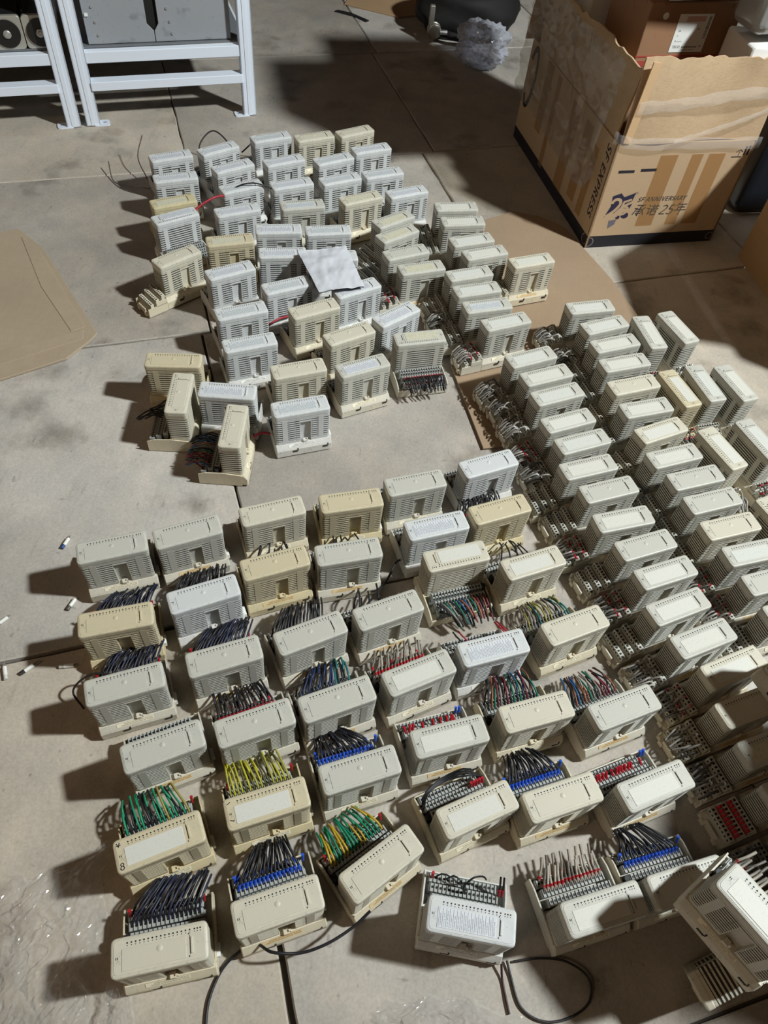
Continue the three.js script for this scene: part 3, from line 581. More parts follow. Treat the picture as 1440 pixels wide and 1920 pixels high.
// ---------- the big printed carton with its contents ----------
{
  const o = thing('carton', 'large open printed shipping carton wrapped in clear tape, upper right', 'carton', [0.488, 1.985, 0], 17.7);
  const W = 0.415, D = 0.675, H = 0.305, K = '#a9845c', INK = '#28232b';
  const board = (g, w, h, seed) => { const R = rng(seed); g.fillStyle = '#bfa382'; g.fillRect(0, 0, w, h); for (let i = 0; i < 5000; i++) { g.fillStyle = R() < 0.5 ? 'rgba(90,60,30,0.05)' : 'rgba(255,235,200,0.05)'; g.fillRect(R() * w, R() * h, 2 + R() * 14, 1 + R() * 2); } };
  const line = (g, pts, close) => { g.beginPath(); pts.forEach(([a, b], i) => i ? g.lineTo(a, b) : g.moveTo(a, b)); if (close) g.closePath(); };
  const front = canvasTexture(1024, 753, (g, w, h) => {
    board(g, w, h, 1);
    g.fillStyle = '#1d1b22'; g.fillRect(0, h - 92, w, 92);
    g.strokeStyle = '#8f8a86'; g.lineWidth = 5; g.beginPath(); g.arc(20, h - 46, 34, -2, 1.6); g.stroke(); g.beginPath(); g.arc(w - 30, h - 46, 26, 0, 7); g.stroke();
    // the pair of dark captions; the codes above them are left blank
    g.fillStyle = INK; g.fillRect(70, 178, 118, 20); g.fillRect(232, 172, 118, 20);
    // anniversary emblem: a large 2 and 5 cut out of dark blocks
    g.save(); g.translate(70, 340);
    g.fillStyle = '#2c2740'; line(g, [[20, 20], [80, 0], [110, 30], [190, 0], [180, 62], [118, 92], [70, 150], [4, 176], [30, 96]], true); g.fill();
    line(g, [[120, 110], [190, 80], [178, 120]], true); g.fill(); g.beginPath(); g.ellipse(160, 168, 30, 24, 0.3, 0, 7); g.fill(); g.beginPath(); g.ellipse(112, 182, 16, 14, 0, 0, 7); g.fill();
    g.strokeStyle = '#bfa382'; g.lineWidth = 22; g.beginPath(); g.arc(66, 76, 32, Math.PI, 0.6); g.quadraticCurveTo(70, 140, 10, 172); g.stroke(); g.beginPath(); g.moveTo(10, 170); g.quadraticCurveTo(60, 150, 108, 168); g.stroke();
    g.lineWidth = 16; g.beginPath(); g.moveTo(176, 50); g.lineTo(124, 66); g.lineTo(118, 104); g.quadraticCurveTo(176, 96, 168, 136); g.quadraticCurveTo(150, 166, 120, 158); g.stroke();
    g.fillStyle = '#6f6a72'; line(g, [[50, 204], [110, 196], [104, 236], [60, 268]], true); g.fill(); g.restore();
    g.fillStyle = INK; g.font = '24px sans-serif'; g.fillText('th', 256, 352); g.font = '15px sans-serif'; g.fillText('♦ · · · ·', 80, 318);
    g.font = 'italic bold 46px sans-serif'; g.fillText('SF ANNIVERSARY', 290, 410);
    g.strokeStyle = INK; g.lineWidth = 8; g.lineCap = 'round';
    const stroke = (ox, oy, k, L) => { g.save(); g.translate(ox, oy); g.transform(1, 0, -0.12, 1, 0, 0); for (const p of L) { line(g, p.map(([a, b]) => [a * k, b * k])); g.stroke(); } g.restore(); };
    stroke(290, 430, 0.95, [[[22, 8], [76, 8], [50, 24]], [[50, 24], [50, 88], [40, 80]], [[34, 38], [66, 38]], [[32, 54], [68, 54]], [[30, 70], [70, 70]], [[10, 32], [28, 32], [8, 78]], [[90, 28], [72, 44], [94, 82]]]);
    stroke(392, 430, 0.95, [[[14, 10], [24, 20]], [[6, 36], [24, 36], [24, 80], [36, 70]], [[38, 20], [94, 20]], [[52, 8], [52, 30]], [[78, 8], [78, 30]], [[38, 42], [94, 42]], [[64, 30], [38, 66]], [[50, 56], [50, 88], [86, 88], [86, 58], [50, 58]]]);
    g.font = 'italic 100px sans-serif'; g.fillText('25', 490, 515);
    stroke(612, 426, 0.98, [[[28, 4], [12, 28]], [[22, 18], [84, 18]], [[28, 40], [80, 40]], [[28, 40], [28, 62]], [[6, 62], [94, 62]], [[54, 18], [54, 96]]]);
    g.lineWidth = 5; g.strokeStyle = INK; stroke(900, 60, 0.6, [[[10, 30], [50, 6], [90, 30]], [[50, 30], [50, 70]]]); g.strokeRect(880, 110, 70, 3); g.fillStyle = INK; g.fillRect(960, 40, 14, 60); g.fillRect(984, 36, 14, 64);
  });
  const side = canvasTexture(1024, 463, (g, w, h) => {
    board(g, w, h, 2);
    g.fillStyle = '#1d1b22'; g.fillRect(0, h - 56, w, 56); g.strokeStyle = '#a08a6c'; g.lineWidth = 5; g.beginPath(); g.arc(w - 26, h - 30, 22, 0.6, 4.4); g.stroke();
    g.fillStyle = INK; g.save(); g.translate(w - 46, 0); g.rotate(Math.PI / 2); g.font = 'italic bold 58px sans-serif'; g.fillText('SF EXPRESS', 24, 26, 372); g.restore();
    g.strokeStyle = '#231f22'; g.lineWidth = 26; g.beginPath(); g.ellipse(66, 150, 46, 130, 0.1, -2.6, 2.4); g.stroke();
  });
  const flapTex = canvasTexture(512, 256, (g, w, h) => board(g, w, h, 3));
  const fm = std(0xffffff, 0.75, { map: front }), sm = std(0xffffff, 0.75, { map: side }), pm = std(0xffffff, 0.8, { map: flapTex }), tape = new THREE.MeshPhysicalMaterial({ color: 0xf7edda, roughness: 0.18, transmission: 0.95, thickness: 0, ior: 1.45 });
  const clear = new THREE.MeshPhysicalMaterial({ color: 0xffffff, roughness: 0.12, transmission: 1, thickness: 0, ior: 1.5, side: THREE.DoubleSide });
  // panels (local x along the front, -z away from the viewer)
  mesh('front_panel', box(W, H, 0.006, W / 2, H / 2, -0.003), [kraftDark, kraftDark, kraftDark, kraftDark, fm, kraftDark], o);
  mesh('side_panel', box(0.006, H, D, 0.003, H / 2, -D / 2), [kraftDark, sm, kraftDark, kraftDark, kraftDark, kraftDark], o);
  mesh('side_panel', box(0.006, H, D, W - 0.003, H / 2, -D / 2), kraftDark, o);
  mesh('back_panel', box(W - 0.012, H, 0.006, W / 2, H / 2, -D + 0.003), kraftDark, o);
  mesh('bottom_panel', box(W - 0.012, 0.006, D - 0.012, W / 2, 0.004, -D / 2), kraftDark, o);
  // upright flaps with torn, wavy edges
  const flap = (len, h, seed, lean) => {
    const nx = 26, ny = 8, R = rng(seed), tear = Array.from({ length: nx + 1 }, () => (R() - 0.5) * 0.012), g = new THREE.BoxGeometry(len, h, 0.005, nx, ny, 1), p = g.attributes.position;
    for (let i = 0; i < p.count; i++) { const u = p.getX(i) / len + 0.5, v = p.getY(i) / h + 0.5; p.setY(i, p.getY(i) + h / 2 + v * tear[Math.round(u * nx)]); p.setZ(i, p.getZ(i) + lean(u, v) + (fbm(u * 5 + seed, v * 4, 50, 3, seed) - 0.5) * 0.02 * v); }
    g.computeVertexNormals(); return g;
  };
  mesh('flap', flap(0.4, 0.2, 11, (u, v) => -0.012 * v + 0.008 * Math.sin(u * 7)), pm, o).position.set(0.212, H, -0.006);
  const lf = mesh('flap', flap(0.6, 0.17, 12, (u, v) => 0.02 * v * (1 - u) - 0.015 * v), pm, o); lf.position.set(0.006, H, -0.33); lf.rotation.y = -Math.PI / 2;
  mesh('flap', flap(0.5, 0.15, 13, (u, v) => 0.03 * v), pm, o).position.set(0.22, H, -D + 0.004);
  const fold = mesh('folded_edge', box(0.022, 0.195, 0.004, 0.028, H + 0.1, 0.002, 0, 0, -0.06), std(0xd0ad84, 0.8), o);
  // strips of brown parcel tape on the two printed sides
  for (const [x, w] of [[0.165, 0.052], [0.25, 0.034], [0.31, 0.05]]) mesh('tape_strip', box(w, H * 0.68, 0.0006, x, H * 0.55, 0.0006), tape, o);
  for (const [z, w, h, y] of [[-0.5, 0.05, 0.2, 0.2], [-0.42, 0.028, 0.27, 0.16], [-0.27, 0.06, 0.25, 0.16], [-0.17, 0.05, 0.22, 0.17], [-0.1, 0.035, 0.2, 0.15]]) mesh('tape_strip', box(0.0006, h, w, -0.0006, y, z), tape, o);
  // bands of clear stretch film
  const band = (pts, w) => { const g = [], c = new THREE.CatmullRomCurve3(pts.map((p) => new THREE.Vector3(...p))), P = c.getPoints(40), pos = [], idx = []; P.forEach((q, i) => { const k = w * (1 + 0.12 * Math.sin(i * 0.7)); pos.push(q.x, q.y + k / 2, q.z + 0.001 * Math.sin(i * 1.3), q.x, q.y, q.z + 0.003 + 0.0015 * Math.sin(i * 1.1), q.x, q.y - k / 2, q.z + 0.001); if (i) for (const s of [0, 1]) { const a = (i - 1) * 3 + s; idx.push(a, a + 1, a + 3, a + 1, a + 4, a + 3); } }); const b = new THREE.BufferGeometry(); b.setAttribute('position', new THREE.Float32BufferAttribute(pos, 3)); b.setIndex(idx); b.computeVertexNormals(); return b; };
  const filmWhite = new THREE.MeshPhysicalMaterial({ color: 0xffffff, roughness: 0.1, transmission: 0.84, thickness: 0, ior: 1.5, side: THREE.DoubleSide });
  mesh('film_band', band([[-0.012, 0.318, -0.012], [0.02, 0.312, 0.008], [0.2, 0.306, 0.008], [0.42, 0.302, 0.008]], 0.03), filmWhite, o);
  mesh('film_band', band([[0.02, 0.398, 0.008], [0.15, 0.41, 0.012], [0.3, 0.43, 0.012], [0.41, 0.43, 0.006]], 0.03), filmWhite, o);
  mesh('film_band', band([[0.15, 0.312, 0.014], [0.28, 0.35, 0.014], [0.38, 0.385, 0.014], [0.425, 0.4, 0.004]], 0.014), filmWhite, o);
  // film hanging over the left flap
  { const g = new THREE.PlaneGeometry(0.62, 0.3, 60, 30), p = g.attributes.position; for (let i = 0; i < p.count; i++) { const u = p.getX(i), v = p.getY(i); p.setZ(i, Math.pow(Math.abs(fbm(u * 9 + v * 5 + 20, v * 16 + 9, 200, 4, 90) - 0.5) * 2, 0.8) * 0.03); if (v < 0) p.setY(i, v - 0.05 * fbm(u * 8 + 30, 3, 100, 3, 95)); } g.computeVertexNormals(); const m = mesh('film_cover', g, new THREE.MeshPhysicalMaterial({ color: 0xe6e4de, roughness: 0.16, transmission: 0.9, thickness: 0, ior: 1.45, side: THREE.DoubleSide }), o); m.rotation.y = -Math.PI / 2; m.position.set(-0.028, 0.34, -0.34); }
  // ---- what is piled inside it, each thing on its own ----
  o.updateMatrixWorld(true);
  const inside = (name, label, cat, x, y, z, turn) => { const q = thing(name, label, cat, [0, 0, 0]); q.position.copy(o.localToWorld(new THREE.Vector3(x, y, z))); q.rotation.y = (17.7 + turn) * rad; return q; };
  const c1 = inside('small_carton', 'brown product carton with white shipping label inside the big carton', 'carton', 0.2, 0.012, -0.27, 2);
  mesh('body', [rbox(0.27, 0.56, 0.2, 0.004, 0, 0.28, 0)], std(0x9c7455, 0.8, { map: grimeMap }), c1);
  mesh('printed_band', box(0.271, 0.014, 0.001, 0, 0.42, 0.1004), std(0xa04030, 0.8), c1); mesh('printed_band', box(0.271, 0.004, 0.001, 0, 0.437, 0.1004), std(0xa04030, 0.8), c1);
  mesh('round_sticker', cylinder(0.008, 0.001, 0, 0, 0, 16).rotateX(Math.PI / 2).translate(-0.085, 0.53, 0.1006), M.white, c1);
  mesh('shipping_label', box(0.098, 0.088, 0.0008, 0.005, 0.49, 0.1006), [M.white, M.white, M.white, M.white, std(0xffffff, 0.5, { map: canvasTexture(512, 460, (g, w, h) => { const R = rng(9); g.fillStyle = '#e9e8e3'; g.fillRect(0, 0, w, h); g.fillStyle = '#cfa8a0'; g.fillRect(120, 26, 290, 66); g.fillStyle = '#333'; for (let i = 0; i < 40; i++) g.fillRect(448, 20 + i * 7, 44, 1 + R() * 5); g.font = 'bold 30px sans-serif'; g.fillText('EK', 50, 210); g.fillText('1A', 330, 190); g.font = '26px sans-serif'; g.fillText('EV', 44, 270); g.font = 'bold 28px serif'; g.fillText('B', 40, 332); g.fillRect(62, 326, 90, 4); g.font = 'bold 46px sans-serif'; g.fillText('TECO', 34, 410); for (let i = 0; i < 12; i++) { g.fillRect(176 + i * 20, 388, 13, 17); } g.font = 'bold 34px sans-serif'; g.fillText('CE', 434, 400); g.fillRect(180, 428, 200, 5); }) }), M.white], c1);
  const foam = std(0xeceae6, 0.8, { map: grimeMap });
  const lump = (w, h, d, seed, r = 0.008) => { const g = mergeVertices(new RoundedBoxGeometry(w, h, d, 5, r).deleteAttribute('normal').deleteAttribute('uv')), p = g.attributes.position; for (let i = 0; i < p.count; i++) { const x = p.getX(i), y = p.getY(i), z = p.getZ(i), k = 1 + (noise3(x * 22 + seed, y * 22, z * 22, seed) - 0.5) * 0.06; p.setXYZ(i, x * k, y * k, z * k); } g.computeVertexNormals(); return toCreasedNormals(g, 0.6); };
  const f1 = inside('foam_block', 'chipped white foam block at the front right of the big carton', 'foam', 0.352, 0.012, -0.092, -2); mesh('block', lump(0.1, 0.52, 0.14, 3).translate(0, 0.25, 0), foam, f1);
  const f2 = inside('foam_block', 'white foam slab laid over the brown carton at the top edge', 'foam', 0.235, 0.574, -0.275, 6); mesh('slab', lump(0.27, 0.1, 0.2, 8).translate(0, 0.05, 0), foam, f2);
  const f3 = inside('foam_block', 'tall white foam packing behind the label carton', 'foam', 0.2, 0.012, -0.52, -3); mesh('block', lump(0.32, 0.86, 0.2, 5).translate(0, 0.43, 0), foam, f3);
  const b1 = inside('film_bundle', 'film-wrapped grey bundle at the top right corner', 'bundle', 0.35, 0.54, -0.09, 6); mesh('wrap', lump(0.14, 0.12, 0.12, 21, 0.03).translate(0, 0.062, 0), new THREE.MeshPhysicalMaterial({ color: 0x9a9a98, roughness: 0.25, clearcoat: 0.7, clearcoatRoughness: 0.2 }), b1);
  const c2 = inside('small_carton', 'unseen brown carton placed on the foam slab to cast the pile shadow', 'carton', 0.145, 0.678, -0.2, -1); mesh('body', [rbox(0.36, 0.32, 0.3, 0.004, 0, 0.16, 0)], kraftDark, c2);  // unseen carton, placed so the pile throws its long shadow
  mesh('tape_strip', box(0.05, 0.0008, 0.3, 0, 0.3204, 0), tape, c2);
}
// tall plain carton cut by the right edge of the picture
{
  const o = thing('carton', 'plain tall brown carton at the right edge, turned away from the lamp', 'carton', [0.955, 2.04, 0], -76.2);
  const L = 0.6, D2 = 0.5, H = 0.43;       // local x runs along its left side towards the viewer, +z to the left
  mesh('side_panel', box(L, H, 0.006, L / 2, H / 2, -0.003), kraftDark, o); mesh('side_panel', box(L, H, 0.006, L / 2, H / 2, -D2 + 0.003), kraftDark, o);
  mesh('end_panel', box(0.006, H, D2 - 0.012, 0.003, H / 2, -D2 / 2), kraftDark, o); mesh('end_panel', box(0.006, H, D2 - 0.012, L - 0.003, H / 2, -D2 / 2), kraftDark, o);
  { const s = new THREE.Shape([[0.1, 0], [0.56, 0], [0.5, 0.2], [0.22, 0.17]].map(([a, b]) => new THREE.Vector2(a, b))); mesh('shade_flap', new THREE.ExtrudeGeometry(s, { depth: 0.005, bevelEnabled: false }).rotateX(Math.PI / 2).translate(0, H + 0.006, 0), kraftDark, o); } mesh('top_flap', box(L, 0.005, D2 / 2 - 0.002, L / 2, H + 0.0025, -D2 * 0.75), kraftDark, o);  // unseen outward flap added and shaped to cast the floor shadow edge
}
{
  const o = thing('film_bundle', 'dark bundle in black stretch film between the two cartons', 'bundle', [1.04, 2.43, 0], 18);
  const g = mergeVertices(new RoundedBoxGeometry(0.2, 0.46, 0.26, 10, 0.03).deleteAttribute('normal').deleteAttribute('uv')), p = g.attributes.position;
  for (let i = 0; i < p.count; i++) { const x = p.getX(i), y = p.getY(i), z = p.getZ(i), k = 1 + (noise3(x * 16, y * 50, z * 16, 4) - 0.5) * 0.14; p.setXYZ(i, x * k, y + 0.23, z * k); }
  g.computeVertexNormals(); mesh('wrap', g, new THREE.MeshPhysicalMaterial({ color: 0x1d2027, roughness: 0.3, clearcoat: 0.5, clearcoatRoughness: 0.25 }), o);
}
// unseen carton added outside the picture to cast shade over the right-hand modules
{
  const o = thing('carton', 'unseen brown carton added to shade the right-hand modules', 'carton', [0.925, 0.27, 0], 78);
  mesh('body', [rbox(0.34, 0.72, 0.3, 0.004, 0.17, 0.36, 0.15)], kraftDark, o); mesh('tape_strip', box(0.34, 0.0008, 0.05, 0.17, 0.7204, 0.15), std(0xa8824f, 0.3), o);
}

// ---------- the white steel racks at the upper left ----------
const steel = std(0xe0e7f2, 0.42), panelMat = std(0x9a9da1, 0.55, { map: grimeMap }), boltMat = std(0xc8c8c8, 0.35, { metalness: 0.7 });
function rack(label, x, d, span, cabinet) {
  const o = thing('steel_rack', label, 'rack', [x, d, 0], 23.3), HT = 1.15, DP = 0.95;
  for (const [lx, lz] of [[0.018, 0], [span - 0.018, 0], [0.018, -DP], [span - 0.018, -DP]]) {
    const leg = mesh('leg', [box(0.042, HT, 0.003, lx, HT / 2 + 0.003, lz + 0.0135), box(0.003, HT, 0.03, lx - 0.0195, HT / 2 + 0.003, lz), box(0.003, HT, 0.03, lx + 0.0195, HT / 2 + 0.003, lz), box(0.012, HT, 0.002, lx, HT / 2 + 0.003, lz + 0.0155)], steel, o);
    const s = lx < span / 2 ? 1 : -1;
    mesh('foot_plate', [slabUp(roundRect(0.05, 0.036, 0.008), 0, 0.004, 2).translate(lx + s * 0.026, 0, lz)], steel, leg);
    mesh('bolt_hole', box(0.01, 0.0006, 0.003, lx + s * 0.036, 0.0042, lz), M.core, leg);
  }
  const beam = (y, h, z, dd) => mesh('beam', [rbox(span - 0.072, h, dd, 0.002, span / 2, y, z)], steel, o);
  beam(0.2, 0.032, 0.0, 0.026); beam(0.12, 0.026, 0.0, 0.04); beam(0.2, 0.032, -DP, 0.026); beam(0.12, 0.026, -DP, 0.04);
  for (const lx of [0.018, span - 0.018]) mesh('cross_beam', box(0.026, 0.026, DP - 0.034, lx, 0.2, -DP / 2), steel, o);
  mesh('deck', box(span - 0.03, 0.004, DP - 0.03, span / 2, 0.218, -DP / 2), std(0x6f7276, 0.6), o);
  return o;
}
rack('white steel rack with a grey sheet-metal cabinet, upper left', -1.108, 2.338, 0.545, true);
rack('white steel rack cut by the left edge, carrying round-faced motors', -1.630, 2.112, 0.545, false);
{
  const o = thing('metal_cabinet', 'grey sheet-metal cabinet on the white rack, upper left', 'cabinet', [-1.108, 2.338, 0.222], 23.3);
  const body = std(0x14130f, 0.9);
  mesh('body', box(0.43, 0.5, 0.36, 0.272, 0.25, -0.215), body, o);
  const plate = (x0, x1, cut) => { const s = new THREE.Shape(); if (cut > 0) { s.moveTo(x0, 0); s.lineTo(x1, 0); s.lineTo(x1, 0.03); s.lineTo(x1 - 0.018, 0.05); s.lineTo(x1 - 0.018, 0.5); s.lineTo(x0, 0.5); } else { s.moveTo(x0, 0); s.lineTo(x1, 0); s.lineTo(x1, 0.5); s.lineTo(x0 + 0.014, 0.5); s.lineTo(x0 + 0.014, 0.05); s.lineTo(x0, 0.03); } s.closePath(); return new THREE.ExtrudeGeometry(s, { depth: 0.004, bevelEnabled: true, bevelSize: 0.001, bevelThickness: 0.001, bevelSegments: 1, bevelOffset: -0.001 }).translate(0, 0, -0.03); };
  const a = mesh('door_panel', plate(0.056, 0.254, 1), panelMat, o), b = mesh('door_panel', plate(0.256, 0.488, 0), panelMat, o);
  for (const [x, y] of [[0.085, 0.1], [0.088, 0.06], [0.09, 0.025]]) mesh('screw', cylinder(0.004, 0.004, 0, 0, 0, 8).rotateX(Math.PI / 2).translate(x, y, -0.024), boltMat, a);
  for (const [x, y] of [[0.3, 0.09], [0.305, 0.055], [0.308, 0.022]]) mesh('screw', cylinder(0.004, 0.004, 0, 0, 0, 8).rotateX(Math.PI / 2).translate(x, y, -0.024), boltMat, b);
  mesh('rating_plate', box(0.07, 0.02, 0.0015, 0.11, 0.2, -0.0245), std(0x7d8492, 0.4), a);
  mesh('hinge', box(0.012, 0.006, 0.006, 0.06, 0.16, -0.024), M.white, a); mesh('hinge', box(0.01, 0.008, 0.006, 0.066, 0.08, -0.024), M.white, a);
}
function motor(label, x, d) {
  const o = thing('servo_motor', label, 'motor', [x, d, 0.2205], 23.3, 'motors on the left rack'), s = 0.086, k = std(0xb9b6ac, 0.4, { metalness: 0.5 });
  const sh = roundRect(s, s, 0.012); for (const [hx, hy] of [[-1, -1], [1, -1], [-1, 1], [1, 1]]) { const h = new THREE.Path(); h.absarc(hx * 0.035, hy * 0.035, 0.0045, 0, 7); sh.holes.push(h); }
  mesh('flange', new THREE.ExtrudeGeometry(sh, { depth: 0.012, bevelEnabled: true, bevelSize: 0.001, bevelThickness: 0.001, bevelSegments: 1 }).translate(0, s / 2 + 0.001, 0), k, o);
  mesh('body', [rbox(0.078, 0.078, 0.18, 0.008, 0, s / 2 + 0.001, -0.092)], std(0x1a1a1c, 0.5), o);
  mesh('face_disc', cylinder(0.0365, 0.006, 0, 0, 0, 32).rotateX(Math.PI / 2).translate(0, s / 2, 0.015), std(0x1b1816, 0.45), o);
  mesh('shaft_collar', new THREE.TorusGeometry(0.008, 0.0035, 8, 18).translate(0, s / 2, 0.0195), boltMat, o);
  mesh('shaft', cylinder(0.006, 0.012, 0, 0, 0, 12).rotateX(Math.PI / 2).translate(0, s / 2, 0.02), k, o);
}
{ const o = thing('dark_backing', 'black box added as the dark interior behind the motors, left rack', 'cabinet', [-1.63, 2.112, 0.2205], 23.3); mesh('body', [rbox(0.48, 0.55, 0.5, 0.01, 0.27, 0.275, -0.57)], std(0x161513, 0.6), o); mesh('top_rail', box(0.44, 0.02, 0.02, 0.27, 0.3, -0.315), std(0x201f1c, 0.5), o); }  // black box added to stand for the unlit interior behind the motors
motor('motor with square flange and black round face beside the rack leg', -1.185, 2.335);
motor('motor with square flange and black round face at the left edge', -1.268, 2.299);

// ---------- things in the dark at the top ----------
{
  const o = thing('machine_part', 'dark greasy machine part with a bright clamp, top edge', 'machine part', [0.08, 3.5, 0], 10), dk = std(0x100f0e, 0.75);
  const g = mergeVertices(new THREE.IcosahedronGeometry(0.16, 5).deleteAttribute('normal').deleteAttribute('uv')), p = g.attributes.position;
  for (let i = 0; i < p.count; i++) { const x = p.getX(i), y = p.getY(i), z = p.getZ(i), k = 1 + (noise3(x * 14, y * 14, z * 14, 2) - 0.5) * 0.5; p.setXYZ(i, x * k * 1.35, Math.max(0, y * k * 0.8 + 0.09), z * k); }
  g.computeVertexNormals(); mesh('casting', g, dk, o);
  const c = mesh('clamp', [new THREE.TorusGeometry(0.022, 0.006, 8, 20).translate(-0.15, 0.05, 0.14), new THREE.TorusGeometry(0.022, 0.006, 8, 20).translate(-0.15, 0.05, 0.165), cylinder(0.02, 0.045, 0, 0, 0, 16).rotateX(Math.PI / 2).translate(-0.15, 0.05, 0.152), rbox(0.02, 0.075, 0.02, 0.004, -0.165, 0.1, 0.15)], std(0xb5b1a8, 0.35, { metalness: 0.7 }), o);
  mesh('clamp_screw', cylinder(0.009, 0.03, 0, 0, 0, 12).rotateZ(Math.PI / 2).translate(-0.115, 0.05, 0.17), boltMat, c);
  mesh('fitting', [cylinder(0.012, 0.035, 0.0, 0.2, 0.03, 12), cylinder(0.018, 0.012, 0.0, 0.218, 0.03, 6)], std(0x8f8a6a, 0.4, { metalness: 0.6 }), o);
  mesh('arm', tube([[-0.14, 0.03, 0.1], [-0.08, 0.04, 0.17], [0.02, 0.02, 0.17]], 0.014, 10, 8), dk, o);
}
const filmMat = new THREE.MeshPhysicalMaterial({ color: 0xffffff, roughness: 0.12, transmission: 0.92, thickness: 0, ior: 1.5, clearcoat: 1, clearcoatRoughness: 0.06, side: THREE.DoubleSide });
{
  const o = thing('plastic_bag', 'crumpled clear plastic bag beside the dark machine part', 'plastic bag', [0.15, 3.165, 0], 0);
  const g = mergeVertices(new THREE.IcosahedronGeometry(0.1, 12).deleteAttribute('normal').deleteAttribute('uv')), p = g.attributes.position;
  for (let i = 0; i < p.count; i++) { const x = p.getX(i), y = p.getY(i), z = p.getZ(i), n = noise3(x * 30, y * 30, z * 30, 7), m = Math.abs(noise3(x * 90, y * 90, z * 90, 12) - 0.5), k = 0.9 + (n - 0.5) * 0.22 + m * 0.5 - 0.22 * Math.exp(-((y - 0.005) ** 2) / 0.0004); p.setXYZ(i, x * k * 1.12, Math.max(0.001, y * k * 0.85 + 0.075), z * k * 0.9); }
  const f = g.toNonIndexed(); f.computeVertexNormals(); mesh('film', f, new THREE.MeshPhysicalMaterial({ color: 0xdde0e8, roughness: 0.12, transmission: 0.6, thickness: 0, ior: 1.55 }), o);
}

// ---------- clear film on the floor and the white pouch ----------
function film(label, corners, amp, seed, n = 60) {           // corners [x, d] in order: near left, near right, far right, far left
  const g = new THREE.PlaneGeometry(1, 1, n, n), p = g.attributes.position, R = rng(seed), [a, b, c, e] = corners;
  for (let i = 0; i < p.count; i++) {
    let u = p.getX(i) + 0.5, v = p.getY(i) + 0.5;
    const eu = (fbm(v * 6 + seed, seed * 0.7, 200, 3, seed) - 0.5) * 0.3, ev = (fbm(u * 6 + seed * 2, 4.2, 200, 3, seed + 2) - 0.5) * 0.3;
    const uu = u + eu * (Math.abs(u - 0.5) * 2), vv = v + ev * (Math.abs(v - 0.5) * 2);
    const x = (a[0] * (1 - uu) + b[0] * uu) * (1 - vv) + (e[0] * (1 - uu) + c[0] * uu) * vv, d = (a[1] * (1 - uu) + b[1] * uu) * (1 - vv) + (e[1] * (1 - uu) + c[1] * uu) * vv;
    const r1 = 1 - Math.abs(fbm(u * 4 + v * 2 + seed, v * 3 + seed, 200, 3, seed + 4) - 0.5) * 5, r2 = 1 - Math.abs(fbm(u * 11 - v * 6 + seed, v * 10, 200, 2, seed + 8) - 0.5) * 5;
    const edge = Math.min(1, Math.min(u, 1 - u, v, 1 - v) * 6);
    p.setXYZ(i, x, 0.0015 + amp * (0.25 + 0.75 * edge) * (0.55 * Math.max(0, r1) + 0.35 * Math.max(0, r2) + 0.16 * vnoise(u * 34, v * 34, 200, seed)), -d);
  }
  const f = g.toNonIndexed(); f.computeVertexNormals();
  const o = mesh(numbered('plastic_film'), f, filmMat); scene.add(o); return tag(o, label, 'plastic film');
}
film('large crumpled sheet of clear film, bottom left corner', [[-0.47, -0.06], [-0.305, 0.0], [-0.345, 0.23], [-0.52, 0.15]], 0.028, 3, 80);
film('narrow tail of clear film beside the front left module', [[-0.3, -0.03], [-0.225, -0.02], [-0.265, 0.075], [-0.292, 0.07]], 0.02, 6);
film('crumpled clear film along the bottom edge below the fallen module', [[0.09, -0.02], [0.32, 0.0], [0.27, 0.09], [0.085, 0.09]], 0.022, 8, 70);
film('small wisp of clear film at the bottom edge', [[-0.02, -0.03], [0.07, -0.03], [0.06, 0.045], [-0.02, 0.03]], 0.012, 11, 40);
{
  const o = thing('plastic_pouch', 'white plastic pouch lying over modules in the far group', 'pouch', [-0.2, 1.54, 0.121], 25);
  const n = 30, top = new THREE.PlaneGeometry(0.118, 0.165, n, n), make = (k) => { const g = top.clone(), p = g.attributes.position; for (let i = 0; i < p.count; i++) { const u = p.getX(i) / 0.118, v = p.getY(i) / 0.165, e = Math.max(0, (0.25 - u * u) * 4) * Math.max(0, (0.25 - v * v) * 4), f = (fbm(u * 4 + 9, v * 5 + 4, 90, 3, 14) - 0.5) * 0.01; p.setXYZ(i, p.getX(i) * (1 + 0.1 * v), (k ? 0.004 : 0.0006) + e * (k ? 0.006 : 0.001) + f + 0.006 + 0.014 * Math.pow(Math.max(0, v), 2), -p.getY(i)); } g.computeVertexNormals(); return g; };
  const lower = make(0); lower.index.array.reverse();
  mesh('pouch_film', [make(1), lower], new THREE.MeshPhysicalMaterial({ color: 0xe6e8ee, roughness: 0.35, transmission: 0.25, thickness: 0, side: THREE.DoubleSide }), o);
}

// ---------- loose cables ----------
function cable(label, points, r, color, name = 'loose_cable') { const o = mesh(numbered(name), tube(points.map(([x, d, y]) => [x, y, -d]), r, Math.max(16, points.length * 8), 7), std(color, 0.5)); scene.add(o); return tag(o, label, 'cable'); }
cable('black cable curling from the front modules to the bottom edge', [[-0.148, 0.02, 0.003], [-0.152, 0.06, 0.003], [-0.14, 0.1, 0.004], [-0.105, 0.128, 0.02], [-0.075, 0.118, 0.05], [-0.04, 0.121, 0.047], [-0.005, 0.135, 0.05], [0.03, 0.16, 0.052], [0.05, 0.18, 0.06]], 0.0021, 0x1d1b20);
cable('black cable bent into a loop on the floor, bottom right', [[0.262, 0.148, 0.004], [0.3, 0.156, 0.007], [0.338, 0.155, 0.01], [0.368, 0.138, 0.008], [0.368, 0.112, 0.004], [0.34, 0.09, 0.003], [0.3, 0.082, 0.003], [0.272, 0.095, 0.003], [0.258, 0.13, 0.003], [0.252, 0.148, 0.006]], 0.0018, 0x2a2527);
